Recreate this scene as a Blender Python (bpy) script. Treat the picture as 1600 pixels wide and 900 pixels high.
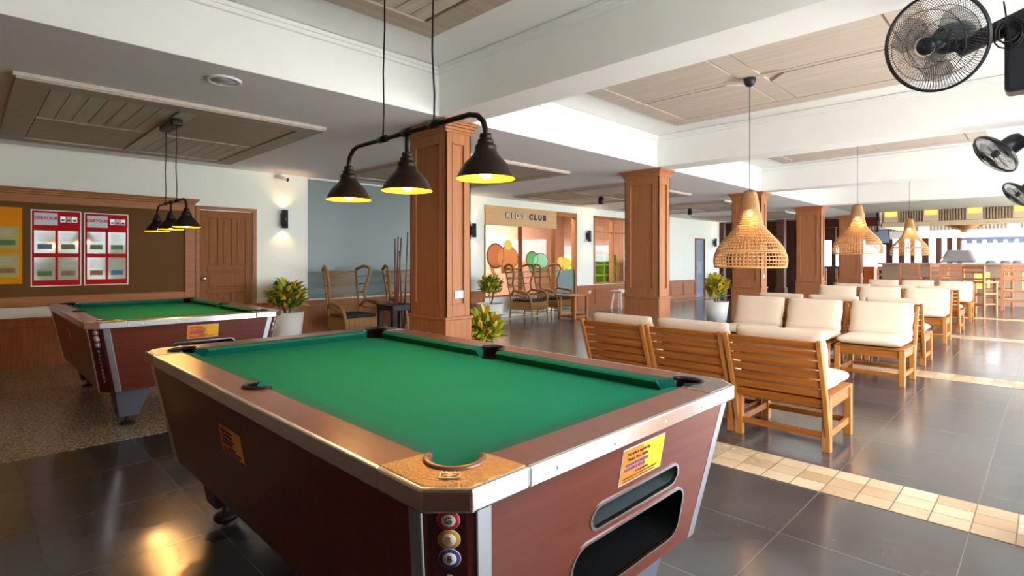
import bpy, bmesh, math, random
from mathutils import Vector, Matrix
random.seed(7)
PI = math.pi
C = bpy.context.scene.collection
S = bpy.context.scene
for o in list(bpy.data.objects): bpy.data.objects.remove(o)

# ------------------------------------------------------------------ camera
# world: X runs along the hall towards the bar, Y runs towards the wall with the doors, Z up (metres)
HC, FPX, PCX, PCY, AR = 1.27, 852.1, 800.0, 404.94, 0.7798
cd = bpy.data.cameras.new('camera'); cam = bpy.data.objects.new('camera', cd); C.objects.link(cam)
cam.location = (0, 0, HC)
cd.sensor_width = 36; cd.lens = FPX*36/1600
cd.shift_y = -(450-PCY)/1600; cd.clip_start = .05; cd.clip_end = 400
S.camera = cam
ax = Vector((math.cos(AR), math.sin(AR), 0))
cam.rotation_euler = ax.to_track_quat('-Z', 'Y').to_euler()
sA, cA = math.sin(AR), math.cos(AR)
def ray(x, y):
    X = (x-PCX)/FPX
    return (X*sA+cA, -X*cA+sA, (PCY-y)/FPX)
def atY(x, y, v):      # point of the plane Y = v seen at a pixel
    r = ray(x, y); d = v/r[1]; return Vector((r[0]*d, v, HC+r[2]*d))
def atX(x, y, u):
    r = ray(x, y); d = u/r[0]; return Vector((u, r[1]*d, HC+r[2]*d))
def atZ(x, y, z):
    r = ray(x, y); d = (z-HC)/r[2]; return Vector((r[0]*d, r[1]*d, z))

# ------------------------------------------------------------------ world, sun, exposure
w = bpy.data.worlds.new('World'); S.world = w; w.use_nodes = True
nt = w.node_tree; bg = nt.nodes['Background']
bg.inputs[0].default_value = (0.86, 0.93, 1.0, 1); bg.inputs[1].default_value = 5.0
sun = bpy.data.lights.new('sun', 'SUN'); sun.energy = 14; sun.angle = .02; sun.color = (1, .95, .87)
so = bpy.data.objects.new('sun', sun); C.objects.link(so)
so.rotation_euler = Vector((-.25, -.75, -1.1)).to_track_quat('-Z', 'Y').to_euler()
S.view_settings.view_transform = 'Standard'; S.view_settings.look = 'None'
S.view_settings.gamma = 1; S.view_settings.use_curve_mapping = False
S.view_settings.exposure = 1.25

# ------------------------------------------------------------------ materials
MATS = {}
def mat(name, col, rough=.5, metal=0, emit=None, es=0, bump=0, bscale=20, var=0, vscale=4, spec=.3, coat=0, alpha=None, trans=0):
    m = bpy.data.materials.new(name); m.use_nodes = True; n = m.node_tree; b = n.nodes['Principled BSDF']
    b.inputs['Base Color'].default_value = (*col, 1); b.inputs['Roughness'].default_value = rough
    b.inputs['Metallic'].default_value = metal
    if spec is not None: b.inputs['Specular IOR Level'].default_value = spec
    if coat: b.inputs['Coat Weight'].default_value = coat; b.inputs['Coat Roughness'].default_value = .12
    if emit: b.inputs['Emission Color'].default_value = (*emit, 1); b.inputs['Emission Strength'].default_value = es
    if trans: b.inputs['Transmission Weight'].default_value = trans
    tc = n.nodes.new('ShaderNodeTexCoord')
    nz = n.nodes.new('ShaderNodeTexNoise'); nz.inputs['Scale'].default_value = vscale; nz.inputs['Detail'].default_value = 4
    n.links.new(tc.outputs['Object'], nz.inputs['Vector'])
    mx = n.nodes.new('ShaderNodeMixRGB'); v = var if var else .03
    mx.inputs[1].default_value = (*[c*(1-v) for c in col], 1); mx.inputs[2].default_value = (*[min(1, c*(1+v)) for c in col], 1)
    n.links.new(nz.outputs['Fac'], mx.inputs[0]); n.links.new(mx.outputs[0], b.inputs['Base Color'])
    if bump:
        n2 = n.nodes.new('ShaderNodeTexNoise'); n2.inputs['Scale'].default_value = bscale; n2.inputs['Detail'].default_value = 3
        n.links.new(tc.outputs['Object'], n2.inputs['Vector'])
        bp = n.nodes.new('ShaderNodeBump'); bp.inputs['Strength'].default_value = bump; bp.inputs['Distance'].default_value = .01
        n.links.new(n2.outputs['Fac'], bp.inputs['Height']); n.links.new(bp.outputs[0], b.inputs['Normal'])
    MATS[name] = m; return m
def wood(name, c1, c2, rough=.4, axis='Z', scale=1.0, coat=0):
    m = bpy.data.materials.new(name); m.use_nodes = True; n = m.node_tree; b = n.nodes['Principled BSDF']
    b.inputs['Roughness'].default_value = rough; b.inputs['Specular IOR Level'].default_value = .22
    if coat: b.inputs['Coat Weight'].default_value = coat; b.inputs['Coat Roughness'].default_value = .15
    tc = n.nodes.new('ShaderNodeTexCoord'); mp = n.nodes.new('ShaderNodeMapping')
    s = {'X': (.6, 14, 14), 'Y': (14, .6, 14), 'Z': (14, 14, .6)}[axis]
    mp.inputs['Scale'].default_value = [q*scale for q in s]
    n.links.new(tc.outputs['Object'], mp.inputs['Vector'])
    nz = n.nodes.new('ShaderNodeTexNoise'); nz.inputs['Scale'].default_value = 2.2; nz.inputs['Detail'].default_value = 7; nz.inputs['Roughness'].default_value = .62
    nz.inputs['Distortion'].default_value = .5
    n.links.new(mp.outputs[0], nz.inputs['Vector'])
    cr = n.nodes.new('ShaderNodeValToRGB'); cr.color_ramp.elements[0].position = .3; cr.color_ramp.elements[1].position = .7
    cr.color_ramp.elements[0].color = (*c1, 1); cr.color_ramp.elements[1].color = (*c2, 1)
    n.links.new(nz.outputs['Fac'], cr.inputs[0]); n.links.new(cr.outputs[0], b.inputs['Base Color'])
    MATS[name] = m; return m
def math_n(n, op, a, b=None):
    q = n.nodes.new('ShaderNodeMath'); q.operation = op
    for i, v in enumerate((a, b)):
        if v is None: continue
        if isinstance(v, (int, float)): q.inputs[i].default_value = v
        else: n.links.new(v, q.inputs[i])
    return q.outputs[0]
def tiles(name, c1, c2, grout, x0, sx, y0, sy, gw, rough=.15, speck=None, var=.25, spec=.5):
    m = bpy.data.materials.new(name); m.use_nodes = True; n = m.node_tree; b = n.nodes['Principled BSDF']
    ge = n.nodes.new('ShaderNodeNewGeometry'); sp = n.nodes.new('ShaderNodeSeparateXYZ'); n.links.new(ge.outputs['Position'], sp.inputs[0])
    fx = math_n(n, 'DIVIDE', math_n(n, 'SUBTRACT', sp.outputs[0], x0), sx); fy = math_n(n, 'DIVIDE', math_n(n, 'SUBTRACT', sp.outputs[1], y0), sy)
    def edge(f, s):
        r = math_n(n, 'FRACT', f); a = math_n(n, 'MINIMUM', r, math_n(n, 'SUBTRACT', 1.0, r)); return math_n(n, 'LESS_THAN', math_n(n, 'MULTIPLY', a, s), gw/2)
    g = math_n(n, 'MAXIMUM', edge(fx, sx), edge(fy, sy))
    cm = n.nodes.new('ShaderNodeCombineXYZ'); n.links.new(math_n(n, 'FLOOR', fx), cm.inputs[0]); n.links.new(math_n(n, 'FLOOR', fy), cm.inputs[1])
    wn = n.nodes.new('ShaderNodeTexWhiteNoise'); n.links.new(cm.outputs[0], wn.inputs['Vector'])
    nz = n.nodes.new('ShaderNodeTexNoise'); nz.inputs['Scale'].default_value = 3 if not speck else 55; nz.inputs['Detail'].default_value = 5
    n.links.new(ge.outputs['Position'], nz.inputs['Vector'])
    f = math_n(n, 'ADD', math_n(n, 'MULTIPLY', wn.outputs['Value'], var), math_n(n, 'MULTIPLY', nz.outputs['Fac'], 1-var))
    cr = n.nodes.new('ShaderNodeValToRGB'); cr.color_ramp.elements[0].position = .25 if not speck else .42; cr.color_ramp.elements[1].position = .75 if not speck else .6
    cr.color_ramp.elements[0].color = (*c1, 1); cr.color_ramp.elements[1].color = (*c2, 1); n.links.new(f, cr.inputs[0])
    mx = n.nodes.new('ShaderNodeMixRGB'); n.links.new(g, mx.inputs[0]); n.links.new(cr.outputs[0], mx.inputs[1]); mx.inputs[2].default_value = (*grout, 1)
    n.links.new(mx.outputs[0], b.inputs['Base Color'])
    n2 = n.nodes.new('ShaderNodeTexNoise'); n2.inputs['Scale'].default_value = 1.6; n2.inputs['Detail'].default_value = 4; n.links.new(ge.outputs['Position'], n2.inputs['Vector'])
    rr = math_n(n, 'ADD', math_n(n, 'MULTIPLY', n2.outputs['Fac'], .12), rough-.05)
    n.links.new(math_n(n, 'ADD', rr, math_n(n, 'MULTIPLY', g, .4)), b.inputs['Roughness'])
    b.inputs['Specular IOR Level'].default_value = spec
    n3 = n.nodes.new('ShaderNodeTexNoise'); n3.inputs['Scale'].default_value = 2.3; n.links.new(ge.outputs['Position'], n3.inputs['Vector'])
    bp = n.nodes.new('ShaderNodeBump'); bp.inputs['Strength'].default_value = .12; bp.inputs['Distance'].default_value = .02
    n.links.new(n3.outputs['Fac'], bp.inputs['Height']); n.links.new(bp.outputs[0], b.inputs['Normal'])
    MATS[name] = m; return m

M = MATS
tiles('floor_tile', (.045, .043, .043), (.085, .08, .078), (.12, .11, .10), .248, .607, .27, .63, .004, rough=.17, spec=.75)
tiles('strip_tile', (.40, .25, .13), (.60, .46, .30), (.16, .09, .045), 3.292, .137, .27, .157, .006, rough=.25, var=.45)
tiles('terrazzo', (.20, .155, .10), (.60, .51, .37), (.10, .08, .06), .3, .6, 4.64, .6, .004, rough=.22, speck=True, var=.05)
tiles('bounce_paving', (.5, .48, .44), (.66, .63, .58), (.4, .38, .35), 0, .6, 0, .6, .008, rough=.8)
mat('paint', (.86, .87, .86), .55, bump=.02); mat('paint_wall', (.81, .86, .79), .6); mat('ceil_low', (.80, .80, .83), .6)
wood('column_wood', (.34, .13, .052), (.45, .19, .082), .42, 'Z', 1.6)
wood('wains_wood', (.30, .10, .035), (.42, .165, .07), .4, 'Z', 1.4)
wood('frame_wood', (.32, .125, .042), (.42, .185, .07), .42, 'X', 1.0)
wood('door_wood', (.21, .072, .012), (.29, .11, .02), .5, 'Z', 1.5)
wood('ceil_wood', (.38, .315, .255), (.52, .44, .37), .6, 'X', .8)
wood('ceil_wood_y', (.50, .425, .36), (.64, .56, .49), .6, 'Y', .8)
wood('teak', (.24, .068, .010), (.44, .155, .028), .38, 'Y', 1.2)
wood('teak_leg', (.36, .13, .025), (.52, .225, .06), .38, 'Z', 1.2)
wood('stool_wood', (.34, .12, .045), (.48, .20, .09), .4, 'Z', 1.2)
wood('brown_post', (.10, .035, .022), (.16, .06, .04), .5, 'Z', 1)
wood('table_wood', (.098, .022, .013), (.15, .039, .023), .28, 'X', .7, coat=.25)
wood('rail_wood', (.135, .05, .036), (.165, .068, .048), .3, 'Y', .8, coat=.25)
wood('cue_wood', (.10, .03, .015), (.20, .07, .03), .3, 'Z', 1)
wood('orange_wood', (.75, .14, .03), (.85, .20, .05), .4, 'Z', 1)
wood('sign_wood', (.58, .36, .17), (.68, .45, .24), .5, 'X', 1)
wood('room_wood', (.55, .28, .18), (.66, .38, .26), .6, 'Z', .6)
mat('felt', (.001, .165, .105), .9, bump=.15, bscale=260, var=.14, vscale=2.2, spec=.15)
mat('cushion_felt', (.0, .12, .082), .8, bump=.1, bscale=260, var=.05, spec=.2)
mat('chrome', (.74, .74, .73), .22, 1, var=.06, vscale=9); mat('alu', (.68, .70, .72), .34, 1, var=.06, vscale=12)
mat('bronze_plate', (.50, .36, .17), .38, 1, bump=.9, bscale=140, var=.3, vscale=60)
mat('steel_plate', (.36, .33, .31), .35, 1, bump=.3, bscale=140)
mat('black', (.012, .012, .013), .35); mat('black_matte', (.004, .004, .004), .9, spec=.05); mat('rubber', (.02, .02, .02), .6)
mat('leg_face', (.10, .11, .145), .35); mat('slot_inner', (.05, .065, .07), .4)
mat('lip', (.28, .13, .07), .3, .3); mat('strip_maroon', (.05, .008, .01), .3)
mat('lamp_metal', (.024, .015, .010), .36, .3, var=.2, vscale=14); mat('lamp_gold', (.80, .36, .02), .4, .2)
mat('bulb', (1, .8, .5), .3, emit=(1, .72, .3), es=45)
mat('bulb_far', (1, .8, .5), .3, emit=(1, .66, .26), es=30)
mat('rattan', (.50, .28, .12), .55, var=.3, vscale=40); mat('wicker', (.30, .165, .055), .5, var=.35, vscale=50)
mat('wicker_weave', (.38, .21, .07), .55, var=.35, vscale=60)
mat('cream_fabric', (.70, .56, .42), .85, bump=.25, bscale=14, var=.05, vscale=8, spec=.2)
mat('dark_fabric', (.018, .02, .028), .8); mat('pot_white', (.70, .69, .65), .5, var=.05); mat('soil', (.07, .045, .03), .9, bump=.5)
mat('leaf_green', (.055, .17, .02), .45, var=.3, vscale=12); mat('leaf_lime', (.34, .42, .03), .45, var=.3, vscale=12)
mat('leaf_yellow', (.72, .50, .04), .45, var=.3, vscale=12); mat('leaf_red', (.40, .12, .03), .45, var=.3, vscale=12)
mat('stem', (.20, .13, .07), .8)
mat('cork', (.14, .07, .022), .85, bump=.2, bscale=160, var=.18, vscale=70)
mat('paper', (.42, .46, .40), .06, spec=.6); mat('paper_grey', (.46, .50, .56), .2); mat('red', (.48, .008, .012), .5, spec=.08)
mat('red_ink', (.55, .02, .05), .5); mat('yellow_card', (.72, .27, .003), .5, spec=.08); mat('ink', (.03, .03, .04), .6)
mat('pic_green', (.06, .16, .03), .4, var=.5, vscale=30); mat('pic_blue', (.04, .13, .30), .4, var=.5, vscale=30); mat('pic_brown', (.25, .12, .06), .4, var=.5, vscale=30)
mat('paper_cream', (.42, .42, .13), .06, spec=.6)
mat('white', (.80, .80, .78), .4); mat('white_line', (.8, .8, .8), .4); mat('sconce', (.03, .034, .045), .35)
mat('frost', (.16, .215, .22), .36, var=.08, vscale=1.2, spec=.5); mat('teal_frost', (.18, .27, .27), .3)
mat('navy', (.02, .04, .13), .4); mat('orange', (.85, .26, .04), .4); mat('orange_dark', (.70, .16, .015), .4); mat('eleph_yellow', (.95, .68, .05), .4, var=.1)
mat('green_a', (.10, .48, .08), .4, var=.2); mat('green_b', (.35, .72, .42), .4, var=.2); mat('lime', (.26, .50, .02), .5); mat('toy_red', (.6, .03, .03), .5)
mat('sticker', (.85, .42, .02), .35); mat('sticker_o', (.85, .20, .015), .35); mat('ball_red', (.55, .01, .015), .3); mat('ball_gold', (.60, .33, .03), .3); mat('ball_blue', (.03, .05, .22), .3)
mat('fan_dark', (.018, .02, .026), .3, .1); mat('fan_blade', (.20, .22, .24), .25)
_b = M['fan_blade'].node_tree.nodes['Principled BSDF']; _b.inputs['Alpha'].default_value = .32
mat('maroon_beam', (.09, .02, .015), .6); mat('thatch', (.33, .29, .26), .9, bump=.6, bscale=30); mat('grey_cover', (.20, .19, .19), .8, bump=.5, bscale=6)
mat('bar_stone', (.34, .23, .16), .5); mat('dark_top', (.06, .06, .08), .3); mat('slat_brown', (.30, .23, .16), .6); mat('fascia', (.52, .40, .27), .6)
mat('lit_panel', (.8, .55, .12), .5, emit=(1, .74, .20), es=.22); mat('drum', (.34, .27, .18), .6); mat('olive_soffit', (.42, .43, .37), .6)
mat('light_blue', (.20, .24, .34), .4)
gl = bpy.data.materials.new('glass'); gl.use_nodes = True
_n = gl.node_tree; _n.nodes.clear(); _o = _n.nodes.new('ShaderNodeOutputMaterial'); _t = _n.nodes.new('ShaderNodeBsdfTransparent'); _g = _n.nodes.new('ShaderNodeBsdfGlossy')
_g.inputs['Roughness'].default_value = .02; _m = _n.nodes.new('ShaderNodeMixShader'); _f = _n.nodes.new('ShaderNodeMath'); _f.operation = 'MULTIPLY_ADD'; _l = _n.nodes.new('ShaderNodeLayerWeight'); _p = _n.nodes.new('ShaderNodeMath'); _p.operation = 'POWER'; _p.inputs[1].default_value = 4; _n.links.new(_l.outputs['Facing'], _p.inputs[0]); _n.links.new(_p.outputs[0], _f.inputs[0]); _f.inputs[1].default_value = .35; _f.inputs[2].default_value = .03
_n.links.new(_f.outputs[0], _m.inputs[0]); _n.links.new(_t.outputs[0], _m.inputs[1]); _n.links.new(_g.outputs[0], _m.inputs[2]); _n.links.new(_m.outputs[0], _o.inputs[0])
M['glass'] = gl

# ------------------------------------------------------------------ mesh builder
class MB:
    def __init__(s): s.v = []; s.f = []; s.m = []; s.cur = 0; s.sm = []; s.smooth = False
    def add(s, vs, fs):
        b = len(s.v); s.v += [tuple(p) for p in vs]; s.f += [tuple(b+i for i in f) for f in fs]; s.m += [s.cur]*len(fs); s.sm += [s.smooth]*len(fs); return s
    def box(s, x0, x1, y0, y1, z0, z1, mtx=None):
        vs = [Vector((x, y, z)) for z in (z0, z1) for y in (y0, y1) for x in (x0, x1)]
        if mtx: vs = [mtx @ p for p in vs]
        return s.add(vs, [(0, 2, 3, 1), (4, 5, 7, 6), (0, 1, 5, 4), (2, 6, 7, 3), (0, 4, 6, 2), (1, 3, 7, 5)])
    def bar(s, a, b, w, h, up=(0, 0, 1)):     # rectangular bar from a to b, w across, h along 'up'
        a, b = Vector(a), Vector(b); d = (b-a).normalized(); u = Vector(up); r = d.cross(u)
        if r.length < 1e-4: r = d.cross(Vector((1, 0, 0)))
        r.normalize(); u = r.cross(d).normalized()
        vs = [p + r*sx*w/2 + u*sy*h/2 for p in (a, b) for sy in (-1, 1) for sx in (-1, 1)]
        return s.add(vs, [(0, 1, 3, 2), (4, 6, 7, 5), (0, 4, 5, 1), (2, 3, 7, 6), (0, 2, 6, 4), (1, 5, 7, 3)])
    def tube(s, pts, r, n=8, closed=False, caps=True):
        pts = [Vector(p) for p in pts]; k = len(pts); rs = r if isinstance(r, (list, tuple)) else [r]*k
        old = s.smooth; s.smooth = True
        ref = None; vs = []
        for i, p in enumerate(pts):
            if closed: d = pts[(i+1) % k]-pts[i-1]
            else: d = pts[min(i+1, k-1)]-pts[max(i-1, 0)]
            d.normalize()
            if ref is None: ref = Vector((0, 0, 1)) if abs(d.z) < .9 else Vector((1, 0, 0))
            a = (ref - d*ref.dot(d)).normalized(); ref = a; b = d.cross(a)
            for j in range(n):
                t = 2*PI*j/n; vs.append(p+(a*math.cos(t)+b*math.sin(t))*rs[i])
        fs = []
        for i in range(k if closed else k-1):
            i2 = (i+1) % k
            for j in range(n): fs.append((i*n+j, i*n+(j+1) % n, i2*n+(j+1) % n, i2*n+j))
        if caps and not closed: fs += [tuple(range(n-1, -1, -1)), tuple((k-1)*n+j for j in range(n))]
        s.add(vs, fs); s.smooth = old; return s
    def lathe(s, prof, n=24, c=(0, 0, 0), cap0=False, cap1=False, mtx=None):
        old = s.smooth; s.smooth = True; c = Vector(c)
        vs = [Vector((r*math.cos(2*PI*j/n), r*math.sin(2*PI*j/n), z))+c for r, z in prof for j in range(n)]
        if mtx: vs = [mtx @ p for p in vs]
        fs = [(i*n+j, i*n+(j+1) % n, (i+1)*n+(j+1) % n, (i+1)*n+j) for i in range(len(prof)-1) for j in range(n)]
        if cap0: fs.append(tuple(range(n-1, -1, -1)))
        if cap1: fs.append(tuple((len(prof)-1)*n+j for j in range(n)))
        s.add(vs, fs); s.smooth = old; return s
    def cyl(s, a, b, r, n=16, r2=None):
        return s.tube([a, b], [r, r if r2 is None else r2], n)
    def prism(s, poly, z0, z1, poly1=None, mtx=None):
        k = len(poly); q = poly1 or poly
        vs = [Vector((x, y, z0)) for x, y in poly]+[Vector((x, y, z1)) for x, y in q]
        if mtx: vs = [mtx @ p for p in vs]
        return s.add(vs, [tuple(range(k-1, -1, -1)), tuple(range(k, 2*k))]+[(i, (i+1) % k, k+(i+1) % k, k+i) for i in range(k)])
    def sphere(s, c, r, sx=1, sy=1, sz=1, n=16):
        pr = [(r*math.sin(PI*i/(n//2)), -r*math.cos(PI*i/(n//2))) for i in range(n//2+1)]
        pr[0] = (1e-4, -r); pr[-1] = (1e-4, r)
        m = Matrix.Translation(Vector(c)) @ Matrix.Diagonal((sx, sy, sz, 1))
        return s.lathe(pr, n, mtx=m)
    def build(s, name, mats, parent=None, bevel=0, seg=2, sub=0):
        me = bpy.data.meshes.new(name); me.from_pydata(s.v, [], s.f)
        if not isinstance(mats, (list, tuple)): mats = [mats]
        for m in mats: me.materials.append(M[m])
        for p, i, sm in zip(me.polygons, s.m, s.sm): p.material_index = i; p.use_smooth = sm
        bm = bmesh.new(); bm.from_mesh(me); bmesh.ops.recalc_face_normals(bm, faces=bm.faces); bm.to_mesh(me); bm.free()
        return link(name, me, parent, bevel, seg, sub)
def link(name, me, parent=None, bevel=0, seg=2, sub=0):
    o = bpy.data.objects.new(name, me); C.objects.link(o)
    if parent: o.parent = parent
    if bevel:
        b = o.modifiers.new('bevel', 'BEVEL'); b.width = bevel; b.segments = seg; b.limit_method = 'ANGLE'; b.angle_limit = .6; b.harden_normals = False
    if sub:
        b = o.modifiers.new('sub', 'SUBSURF'); b.levels = sub; b.render_levels = sub
    return o
def tag(o, label, cat, group=None):
    o['label'] = label; o['category'] = cat
    if group: o['group'] = group
    return o
def thing(name, label, cat, loc=(0, 0, 0), rz=0, group=None):
    o = bpy.data.objects.new(name, None); C.objects.link(o); o.location = loc; o.rotation_euler = (0, 0, rz); o.empty_display_size = .1
    return tag(o, label, cat, group)
def dup(root, loc, rz=None, label=None, group=None, scale=None):
    def rec(o, par):
        c = o.copy(); C.objects.link(c)
        if par: c.parent = par
        for ch in [q for q in KIDS(o)]: rec(ch, c)
        return c
    r = rec(root, None); r.location = loc
    if rz is not None: r.rotation_euler = (0, 0, rz)
    if label: r['label'] = label
    if group: r['group'] = group
    if scale: r.scale = scale
    return r
def KIDS(o): return [q for q in bpy.data.objects if q.parent == o]
def structure(name, mb, m, parent=None, **k):
    o = mb.build(name, m, parent, **k)
    if not parent: o['kind'] = 'structure'
    return o
def text_mesh(name, txt, size, m, parent, mtx, depth=.002, spacing=1.0, bold=0.0, align='CENTER'):
    c = bpy.data.curves.new(name, 'FONT'); c.body = txt; c.size = size; c.extrude = depth/2; c.align_x = align; c.align_y = 'CENTER'
    c.space_character = spacing; c.offset = bold; c.resolution_u = 3
    t = bpy.data.objects.new(name+'_tmp', c); C.objects.link(t)
    dg = bpy.context.evaluated_depsgraph_get(); me = bpy.data.meshes.new_from_object(t.evaluated_get(dg))
    bpy.data.objects.remove(t); me.transform(mtx); me.materials.clear(); me.materials.append(M[m])
    me.name = name
    return link(name, me, parent)
def plate_mesh(outer, holes, t, mtx):     # flat plate of thickness t with holes, in local XY
    c = bpy.data.curves.new('plate', 'CURVE'); c.dimensions = '2D'; c.fill_mode = 'BOTH'; c.extrude = t/2
    for lp in [outer]+holes:
        sp = c.splines.new('POLY'); sp.points.add(len(lp)-1); sp.use_cyclic_u = True
        for i, (x, y) in enumerate(lp): sp.points[i].co = (x, y, 0, 1)
    t_ = bpy.data.objects.new('tmp', c); C.objects.link(t_)
    dg = bpy.context.evaluated_depsgraph_get(); me = bpy.data.meshes.new_from_object(t_.evaluated_get(dg)); bpy.data.objects.remove(t_)
    me.transform(mtx); return me
def rrect(x0, x1, y0, y1, r, n=6):
    out = []
    for cx, cy, a in ((x1-r, y1-r, 0), (x0+r, y1-r, 90), (x0+r, y0+r, 180), (x1-r, y0+r, 270)):
        for i in range(n+1):
            t = math.radians(a+90*i/n); out.append((cx+r*math.cos(t), cy+r*math.sin(t)))
    return out
def light(name, kind, loc, energy, col=(1, .7, .4), size=.05, rot=None, spot=None, parent=None):
    l = bpy.data.lights.new(name, kind); l.energy = energy; l.color = col
    if kind in ('POINT', 'SPOT'): l.shadow_soft_size = size
    if spot: l.spot_size = spot; l.spot_blend = .7
    o = bpy.data.objects.new(name, l); C.objects.link(o); o.location = loc
    if rot: o.rotation_euler = rot
    if parent: o.parent = parent
    return o

# ================================================================== SETTING
CZ, CT = 2.593, 3.03             # low ceiling, coffer ceiling
WY = 8.52                        # wall with the doors
BY = 4.03                        # face of the long beam
U0, U1 = -3.0, 18.9
structure('floor', MB().box(U0, 45, -.75, 14, -.2, 0), 'floor_tile')
structure('floor', MB().box(U0, 3.292, 4.63, WY, 0, .003), 'terrazzo')
structure('floor', MB().box(-60, 90, -60, -.75, -.25, -.05), 'bounce_paving')  # unseen pale terrace, added to bounce sunlight onto the ceiling
structure('floor', MB().box(45, 120, -60, 60, -.25, -.05), 'bounce_paving')
for i in range(4):
    u = [3.292, 7.286, 11.27, 15.2][i]; structure('trim_%d' % (i+1), MB().box(u, u+.41, -.75, 4.63, 0, .003), 'strip_tile')
structure('trim_5', MB().box(7.8, 19, 8.0, WY, 0, .004), 'terrazzo')
# low ceiling along the wall, with the face of the long beam
structure('ceiling', MB().box(U0, 19.3, BY, WY+.2, CZ, 3.4), 'ceil_low')
structure('ceiling', MB().box(U0, 15.2, -.6, BY, CT, 3.4), 'paint')
structure('ceiling', MB().box(15.258, 18.3, -.6, BY-.009, CZ, 3.4), 'olive_soffit')
structure('trim_6', MB().box(U0, 15.2, BY-.008, BY-.0005, CZ+.0005, CT), 'paint')
# cross beams and edge beam
CB = [-.82, 3.107, 7.03, 10.95, 14.87]
for i, u in enumerate(CB):
    structure('trim_%d' % (7+i), MB().box(u, u+.387, -.59, BY-.0085, CZ, CT-.001), 'paint')
structure('trim_13', MB().box(U0, U1+.24, -.75, -.6, 2.45, 3.4), 'paint')
mb = MB()
for i in range(4):
    a, b = CB[i]+.388, CB[i+1]-.001
    for z, t in ((2.965, .03), (2.995, .05)):
        mb.box(a, b, BY-.009-t, BY-.009, z, z+.03); mb.box(b-t, b, -.6, BY-.009-t, z, z+.03); mb.box(a, a+t, -.6, BY-.009-t, z, z+.03)
structure('trim_14', mb, 'paint')
# walls
mb = MB()
for a, b, z0, z1 in ((U0, 2.302, 0, 3.2), (2.302, 3.132, 2.024, 3.2), (3.132, 3.92, 0, 3.2), (3.92, 7.16, 0, .6), (7.16, 7.775, 0, 3.2), (7.775, 10.925, 2.42, 3.2), (7.775, 10.06, 0, .45), (10.925, 11.65, 0, 3.2),
                     (11.65, 13.3, 0, .61), (11.65, 13.3, 2.41, 3.2), (13.3, 17.36, 0, 3.2), (17.36, 18.08, 1.98, 3.2), (18.08, 19.1, 0, 3.2)):
    mb.box(a, b, WY, WY+.15, z0, z1 if z1 < 3 else CZ+.02)
structure('wall_left', mb, 'paint_wall')
structure('wall_back', MB().box(U0-.15, U0, -.6, WY+.15, 0, 3.4), 'room_wood')  # unseen end wall, dark wood chosen to keep bounce light low
structure('wall_blocker', MB().box(U0, 1.1, -.75, -.6, 0, 2.45), 'room_wood')  # unseen wall added to block daylight from the near beam and table
structure('trim_15', MB().box(3.92, 7.16, WY-.03, WY+.15, .6, .625), 'white')
# wainscot
def wainscot(name, a, b, top, n):
    mb = MB(); y = WY
    mb.box(a, b, y-.02, y-.0005, .02, top); mb.box(a, b, y-.045, y, top, top+.025); mb.box(a, b, y-.035, y-.02, 0, .12); mb.box(a, b, y-.035, y-.02, top-.08, top)
    w = (b-a)/n
    for i in range(n+1):
        x = a+i*w; mb.box(max(a, x-.045), min(b, x+.045), y-.035, y-.02, .12, top-.08)
    return structure(name, mb, 'wains_wood', bevel=.004, seg=1)
wainscot('trim_16', U0, 2.29, .56, 8); wainscot('trim_17', 3.14, 7.775, .58, 7); wainscot('trim_18', 10.93, 17.35, .57, 8); wainscot('trim_19', 18.09, 19.09, .57, 1)
# frosted window
w1 = structure('window_1', MB().box(3.92, 7.16, WY+.05, WY+.07, .626, CZ-.001), 'frost')
structure('window_frame', MB().box(3.9, 3.93, WY-.004, WY+.1, .626, CZ-.001).box(7.15, 7.17, WY-.004, WY+.1, .626, CZ-.001).box(3.93, 7.15, WY-.004, WY+.1, CZ-.03, CZ-.001), 'white', w1)

# doors
def panel_door(name, a, b, z1, y, cols, rows, knob_left=True, m='door_wood', frame='frame_wood', fw=.05):
    mb = MB().box(a, a+fw, y-.03, y+.1, 0, z1).box(b-fw, b, y-.03, y+.1, 0, z1).box(a+fw, b-fw, y-.03, y+.1, z1-fw, z1)
    root = structure(name, mb, frame, bevel=.004, seg=1)
    A, B, T = a+fw+.004, b-fw-.004, z1-fw-.004
    mb = MB().box(A, B, y+.012, y+.04, .01, T)
    xs = [A]+[A+(B-A)*(.5+i*(1-.0)) for i in range(0)]
    st = .095
    mb.box(A, A+st, y, y+.012, .01, T); mb.box(B-st, B, y, y+.012, .01, T)
    zs = [.01, .75, .83, 1.02, 1.10, T]
    for z0, zz in ((.01, .13), (.78, .84), (1.10, 1.18), (T-.11, T)): mb.box(A+st, B-st, y, y+.012, z0, zz)
    wi = (B-A-2*st)
    for (z0, zz, n) in ((.13, .78, 3), (.84, 1.10, 1), (1.18, T-.11, 3)):
        g = .05; pw = (wi-(n-1)*g)/n
        for i in range(n):
            x = A+st+i*(pw+g)
            mb.box(x+.025, x+pw-.025, y+.004, y+.012, z0+.03, zz-.03)
            if i < n-1: mb.box(x+pw, x+pw+g, y, y+.012, z0, zz)
    structure('door_leaf', mb, m, root, bevel=.004, seg=1)
    kx = A+.05 if knob_left else B-.05
    mt = Matrix.Translation((kx, y, .995)) @ Matrix.Rotation(PI/2, 4, 'X')
    structure('door_knob', MB().lathe([(.034, 0), (.034, .006), (.012, .012), (.012, .03), (.027, .042), (.03, .055), (.022, .068), (.001, .07)], 20, mtx=mt), 'chrome', root)
    return root
panel_door('door_1', 2.31, 3.13, 2.02, WY, 3, 3)
panel_door('door_2', 17.37, 18.07, 1.975, WY, 3, 3, m='light_blue', frame='door_wood')

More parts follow.
